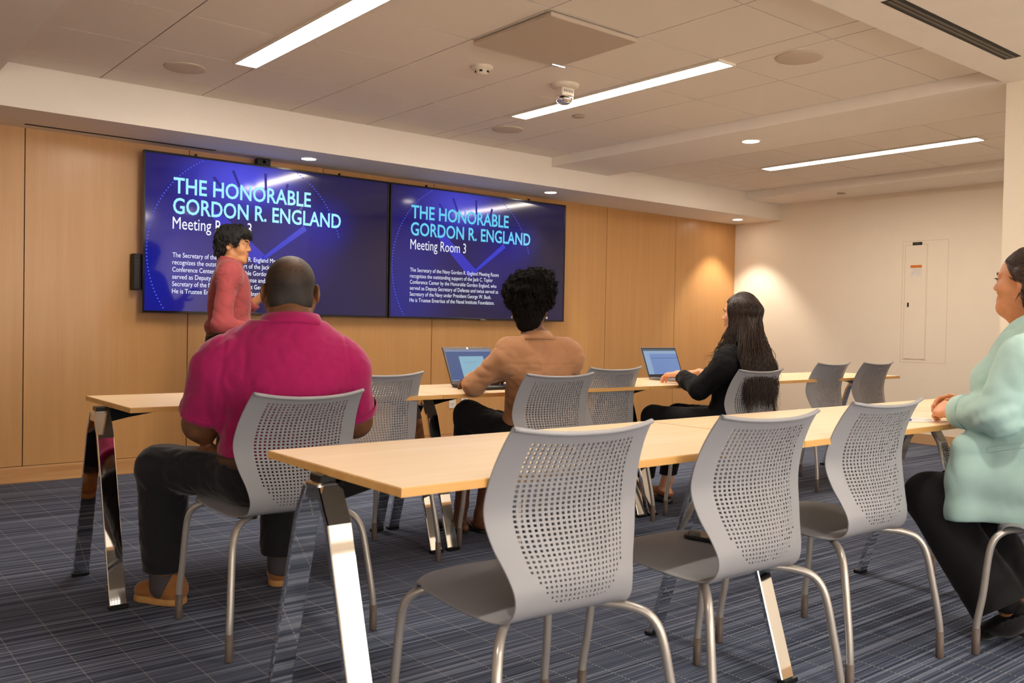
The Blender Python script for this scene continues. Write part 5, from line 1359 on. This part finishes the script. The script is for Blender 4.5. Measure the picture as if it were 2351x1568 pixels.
# -- the standing presenter in the rose shirt
def person_presenter():
    O = (2.168, 5.45, 0); t = person('person', O, 'standing presenter with glasses in a rose-red shirt before the left wall display')
    F = Frame(O, rotz(math.radians(-112)))
    sk = skin_mat('skin_golden', rgb(208, 152, 106), rgb(190, 132, 88)); M_ROSE = cloth_mat('rose_shirt_cotton', rgb(154, 70, 73), 0.05, 1300, 0.85, 0.2, 0.12)
    T = torso(F, 0.160, 1.365, (0.005, 1.235, 0.150, 0.115, 0.17), (0.0, 1.07, 0.135, 0.112, 0.17), (-0.01, 0.92, 0.150, 0.120, 0.13), (0.050, 0.055, 0.075), 0.048, 0.042, (0, 0.0, 0.090))
    HF = Frame(F(0.0, 0.030, 1.520), rotz(math.radians(-130))@rotx(math.radians(-3)))
    Hd = head_prims(HF, 0.95, 0.95, 0.92, 0.98, F(0, 0.0, 1.37), 0.052, 1.2)
    spec = {1: (F(0.178, -0.01, 1.310), V3(2.030, 5.215, 1.030), V3(2.285, 5.170, 0.985)), -1: (F(-0.178, 0.0, 1.310), V3(2.315, 5.68, 1.095), V3(2.425, 5.560, 1.215))}
    arms, slv = [], []
    for s in (1, -1):
        sh, el, wr = spec[s]; arms += [Cap(sh, el, 0.046, 0.036, 0.03), Cap(el, wr, 0.036, 0.025, 0.02)]
        WF = look_frame(wr, (0.95, -0.1, -0.15) if s > 0 else (0.70, -0.25, 0.66), (0.1, -0.4, 0.9) if s > 0 else (-0.6, -0.5, 0.55)); arms += hand_prims(WF, -s, 0.35 if s < 0 else 0.5, 0.25, 1.0)
        d = (wr-el)/np.linalg.norm(wr-el); slv += [Cap(sh, el, 0.062, 0.054, 0.035), Cap(el, wr, 0.053, 0.040, 0.03, clip=(el+(wr-el)*(0.9 if s > 0 else 0.72), d))]
    legs = []
    for s in (-1, 1):
        hip, kn, an = F(s*0.088, 0, 0.90), F(s*0.095, 0.02, 0.50), F(s*0.105, -0.02, 0.10); legs += [Cap(hip, kn, 0.088, 0.060, 0.04), Cap(kn, an, 0.056, 0.038, 0.03)]
    body = grown(T, -0.014)+Hd+arms+legs
    mi = lip_region(HF, 0.95, 0.017, 0.0075)
    sdf_obj('body', body, 0.0036, [sk, mat('lip_warm', rgb(156, 92, 76), 0.4)], t, None, mi)
    eyes(HF, 0.95, t, MATS['iris_dark']); brows(HF, 0.95, t, MATS['hair_black_short'])
    hm = hair_mat('hair_black_straight', rgb(14, 12, 12), 0.6); g = lambda x, y, z: HF(x*0.95, y*0.95, z*0.95)
    hp = [Ell(g(0, -0.022, 0.058), (0.086, 0.102, 0.083), HF.M, 0.03), Ell(g(0, -0.062, -0.005), (0.076, 0.060, 0.085), HF.M, 0.04), Ell(g(0, 0.036, 0.088), (0.066, 0.052, 0.036), HF.M, 0.04),
          Ell(g(0.055, 0.0, 0.05), (0.036, 0.062, 0.06), HF.M, 0.03), Ell(g(-0.055, 0.0, 0.05), (0.036, 0.062, 0.06), HF.M, 0.03), Ell(g(0, -0.078, -0.052), (0.052, 0.032, 0.04), HF.M, 0.03)]
    w = Wav(77, 190, 7)
    def hpost(P, d):
        q = (P-HF.o)@HF.M/0.95
        line = np.interp(q[:, 1], [-0.2, -0.06, -0.035, -0.005, 0.020, 0.042, 0.062, 0.085, 0.12], [-0.100, -0.095, -0.055, 0.032, 0.000, 0.012, 0.058, 0.062, 0.064])
        return np.maximum(d+0.0022*w(P), (line+0.004*np.sin(q[:, 1]*260+q[:, 0]*220)-q[:, 2])*0.8)
    ho = sdf_obj('hair', hp, 0.0036, hm, t, hpost, None, 0)
    cr = HF(-0.01, -0.045, 0.16)
    tufts('hair_locks', ho, t, 2600, lambda P: (P-cr)/np.linalg.norm(P-cr, axis=1)[:, None]+HF.d(0, 0.15, -0.5), 0.030, 0.0019, 0.085, hm, 21)
    # wire glasses
    mb = MB(); ev = lambda q: HF(*(np.array(q)*0.95))-np.array(O)
    for s in (-1, 1):
        mb.tube([ev((s*0.032+0.0215*math.cos(a), 0.0975-0.006*abs(math.cos(a))*(1 if s*math.cos(a) > 0 else 0), 0.006+0.0185*math.sin(a))) for a in np.linspace(0, 2*PI, 29)], 0.0009, 6)
        mb.tube(spline([ev((s*0.0535, 0.092, 0.012)), ev((s*0.070, 0.070, 0.013)), ev((s*0.0795, 0.020, 0.014)), ev((s*0.0815, -0.010, 0.016)), ev((s*0.080, -0.024, 0.0))], 16), 0.0010, 6)
    mb.tube(spline([ev((-0.0105, 0.0985, 0.010)), ev((0, 0.1005, 0.013)), ev((0.0105, 0.0985, 0.010))], 8), 0.0010, 6)
    mb.build('glasses', mat('gold_wire', rgb(150, 122, 84), 0.25, 0.9), t)
    shirt = grown(T, 0.010)+slv
    f1, f2 = folds(101, 0.0065, 26, (0.7, 0.7, 1.3)), folds(104, 0.003, 60, (0.7, 0.7, 1.3))
    def spost(P, d):
        q = (P-np.array(O))@F.M
        dd = f2(P, f1(P, d))-0.014*np.exp(-((P[:, 2]-1.03)/0.035)**2)*(np.abs(q[:, 0]) < 0.16); dd = np.maximum(dd, 0.985-P[:, 2])
        return np.maximum(dd, np.where(P[:, 2] > 1.415, np.maximum(P[:, 2]-1.430, 0.050-np.hypot(q[:, 0], q[:, 1])), -1))
    so = sdf_obj('shirt', shirt, 0.0045, M_ROSE, t, spost, None, 1)
    ring = []
    for a in np.linspace(-2.75, 2.75, 36):
        x, y = 0.061*math.sin(a), 0.004-0.064*math.cos(a); z = 1.425-0.026*(1-math.cos(a))/2; ring.append((x, y, z-0.026-0.010*(1-math.cos(a))/2, z+0.034, 0.018))
    band('collar', F, ring, M_ROSE, t, 0.003)
    sh, el, wr = spec[-1]; p0, n = slv[3].clip; u = np.cross(n, (0, 0, 1)); u /= np.linalg.norm(u); w2 = np.cross(n, u)
    mb = MB(); mb.rings([[p0+n*z+(u*math.cos(a)+w2*math.sin(a))*(0.044+dr)-np.array(O) for a in np.linspace(0, 2*PI, 25)[:-1]] for z, dr in ((-0.045, 0.001), (-0.043, 0.004), (-0.001, 0.001), (0.001, -0.003), (0.0, -0.014))], 0, True, False, False); mb.build('cuff', M_ROSE, so)
    tr = grown(T[:1], 0.010)+[l.grow(0.012 if i % 2 == 0 else 0.020) for i, l in enumerate(legs)]
    f3 = folds(111, 0.005, 30)
    sdf_obj('trousers', tr, 0.0055, M_DARK, t, lambda P, d: np.maximum(np.maximum(f3(P, d), 0.06-P[:, 2]), P[:, 2]-0.985), None, 2)
    band('belt', F, [(0.150*math.sin(a), -0.005+0.124*math.cos(a), 0.955, 0.988, 0.0) for a in np.linspace(0, 2*PI, 49)], M_BELT, t, 0.004)
    for s in (-1, 1):
        h, e = F(s*0.105, -0.065, 0), F(s*0.125, 0.205, 0); shoe_obj(t, h[:2], e[:2], M_SHOEB, M_SHOEB, 0.044, 0.060, 0.024)
    finish(t)
person_presenter()

# ------------------------------------------------------------------ things on the tables
M_ALU = mat('laptop_grey_shell', rgb(150, 146, 144), 0.35, 0.6); M_LBEZ = mat('laptop_dark_bezel', rgb(38, 37, 38), 0.4); M_KEY = mat('laptop_keys', rgb(30, 30, 32), 0.5)
def laptop(label, x, y, rz, w, d, h, tilt, kind):
    t = thing('laptop', label, 'laptop', (x, y, 0.737), rz, 'laptops on the far row')
    base = MB().box((-w/2, -d, 0.0015), (w/2, 0, 0.0165), 0, 0.004, 2).build('base', M_ALU if kind else M_LBEZ, t)
    mb = MB(); nx, ny = 14, 5; kx, ky = (w-0.04)/nx, 0.098/ny
    for i in range(nx):
        for j in range(ny): mb.box((-w/2+0.02+i*kx+0.0012, -0.030-(j+1)*ky+0.0012, 0.016), (-w/2+0.02+(i+1)*kx-0.0012, -0.030-j*ky-0.0012, 0.0182))
    mb.build('keyboard', M_KEY, base)
    MB().box((-0.052, -d+0.012, 0.0160), (0.052, -d+0.075, 0.0169)).build('touchpad', mat('touchpad_grey', rgb(112, 110, 110), 0.35), base)
    lid = MB().box((-w/2, 0, 0.0), (w/2, 0.007, h), 0, 0.003, 2).build('lid', M_ALU if kind else mat('laptop_charcoal_lid', rgb(62, 60, 60), 0.4), t)
    lid.matrix_local = Matrix.Translation((0, 0.002, 0.014))@Matrix.Rotation(-tilt, 4, 'X')
    MB().box((-w/2+0.003, -0.001, 0.004), (w/2-0.003, 0.001, h-0.003)).build('bezel', mat('laptop_silver_bezel', rgb(118, 114, 112), 0.4) if not kind else M_LBEZ, lid)
    x0, x1, z0, z1 = -w/2+0.011, w/2-0.011, 0.020, h-(0.017 if not kind else 0.011)
    sc = MB().box((x0, -0.0018, z0), (x1, -0.0008, z1)).build('screen', emit('laptop_blue_%d' % kind, (0.055, 0.085, 0.20) if not kind else (0.13, 0.21, 0.42), 1.0), lid)
    mb = MB(); q = lambda a, b, c, e, k, dy=-0.0022: mb.box((x0+(x1-x0)*a, dy-0.0002, z0+(z1-z0)*c), (x0+(x1-x0)*b, dy, z0+(z1-z0)*e), k)
    if kind:
        q(0.0, 1.0, 0.80, 1.0, 0); q(0, 1, 0.915, 1.0, 1, -0.0024); q(0.20, 1.0, 0.625, 0.640, 2); q(0, 0.16, 0.0, 0.80, 0)
        for k in range(9): q(0.22, 0.34, 0.55-k*0.058, 0.556-k*0.058, 3); q(0.38, 0.38+0.3*((k*7) % 5+2)/6, 0.55-k*0.058, 0.556-k*0.058, 3)
        ms = [emit('page_pale_blue', (0.22, 0.31, 0.46), 1.0), emit('tab_bar_dark', (0.06, 0.08, 0.10), 1.0), emit('toolbar_navy', (0.03, 0.06, 0.16), 1.0), emit('row_grey', (0.10, 0.15, 0.30), 1.0)]
    else:
        q(0.0, 1.0, 0.93, 1.0, 1); q(0.26, 0.80, 0.0, 0.78, 0); q(0, 1, 0, 0.035, 1, -0.0025)
        for k in range(2): q(0.36, 0.36+0.30-0.06*k, 0.60-k*0.035, 0.607-k*0.035, 2, -0.0026)
        ms = [emit('document_pale', (0.20, 0.36, 0.46), 1.0), emit('app_bar', (0.16, 0.20, 0.32), 1.0), emit('document_text', (0.12, 0.22, 0.30), 1.0)]
    mb.build('screen_windows', ms, sc)
    if not kind: MB().lathe([(0.001, 0.0), (0.006, 0.0)], 20).build('lid_mark', emit('lit_mark', (0.9, 0.92, 0.95), 1.2), lid).matrix_local = Matrix.Translation((0, -0.0014, h-0.009))@Matrix.Rotation(PI/2, 4, 'X')
    for k in range(4): MB().box((-w/2-0.0004, -0.05-0.022*k, 0.006), (-w/2+0.001, -0.038-0.022*k, 0.011)).build('port', M_BLACK, base)
laptop('dark grey laptop open before the person in the tan shirt', 2.840, 3.775, 0.0, 0.318, 0.225, 0.215, 0.46, 0)
laptop('silver laptop open before the person with long dark hair', 4.385, 3.825, -0.10, 0.300, 0.215, 0.205, 0.42, 1)
t = thing('smartphone', 'black smartphone lying on the seat of an empty grey chair', 'phone', (2.105, 1.650, 0.4525), math.radians(28))
MB().box((-0.036, -0.074, 0.0), (0.036, 0.074, 0.0088), 0, 0.003, 2).build('phone_body', M_BLACK, t)
MB().box((-0.033, -0.071, 0.0086), (0.033, 0.071, 0.0092)).build('phone_screen', mat('phone_glass', rgb(12, 12, 14), 0.08), t)
t.rotation_euler = (math.radians(3), 0, math.radians(28))
t = thing('paper', 'white sheet of paper on the near table by the clasped hands', 'paper', (3.275, 1.665, 0.7376), math.radians(-24))
MB().box((-0.105, -0.070, 0.0), (0.105, 0.070, 0.0016)).build('sheet', mat('white_paper', rgb(236, 232, 228), 0.8), t)
mb = MB()
for k in range(5): mb.box((-0.085, 0.040-k*0.018, 0.0016), (0.085-0.03*(k % 3), 0.043-k*0.018, 0.0019))
mb.build('printed_lines', mat('grey_blue_print', rgb(150, 154, 176), 0.8), t)
t = thing('pen', 'slim blue pen lying on the white paper', 'pen', (3.265, 1.672, 0.7440), math.radians(38))
MB().tube([(-0.062, 0, 0), (0.055, 0, 0), (0.066, 0, 0), (0.072, 0, 0)], [0.0044, 0.0044, 0.003, 0.0008], 12).build('barrel', mat('blue_pen_barrel', rgb(58, 66, 150), 0.3), t)
MB().box((-0.060, -0.0012, 0.0040), (-0.022, 0.0012, 0.0062)).build('pen_clip', M_CHROME, t)
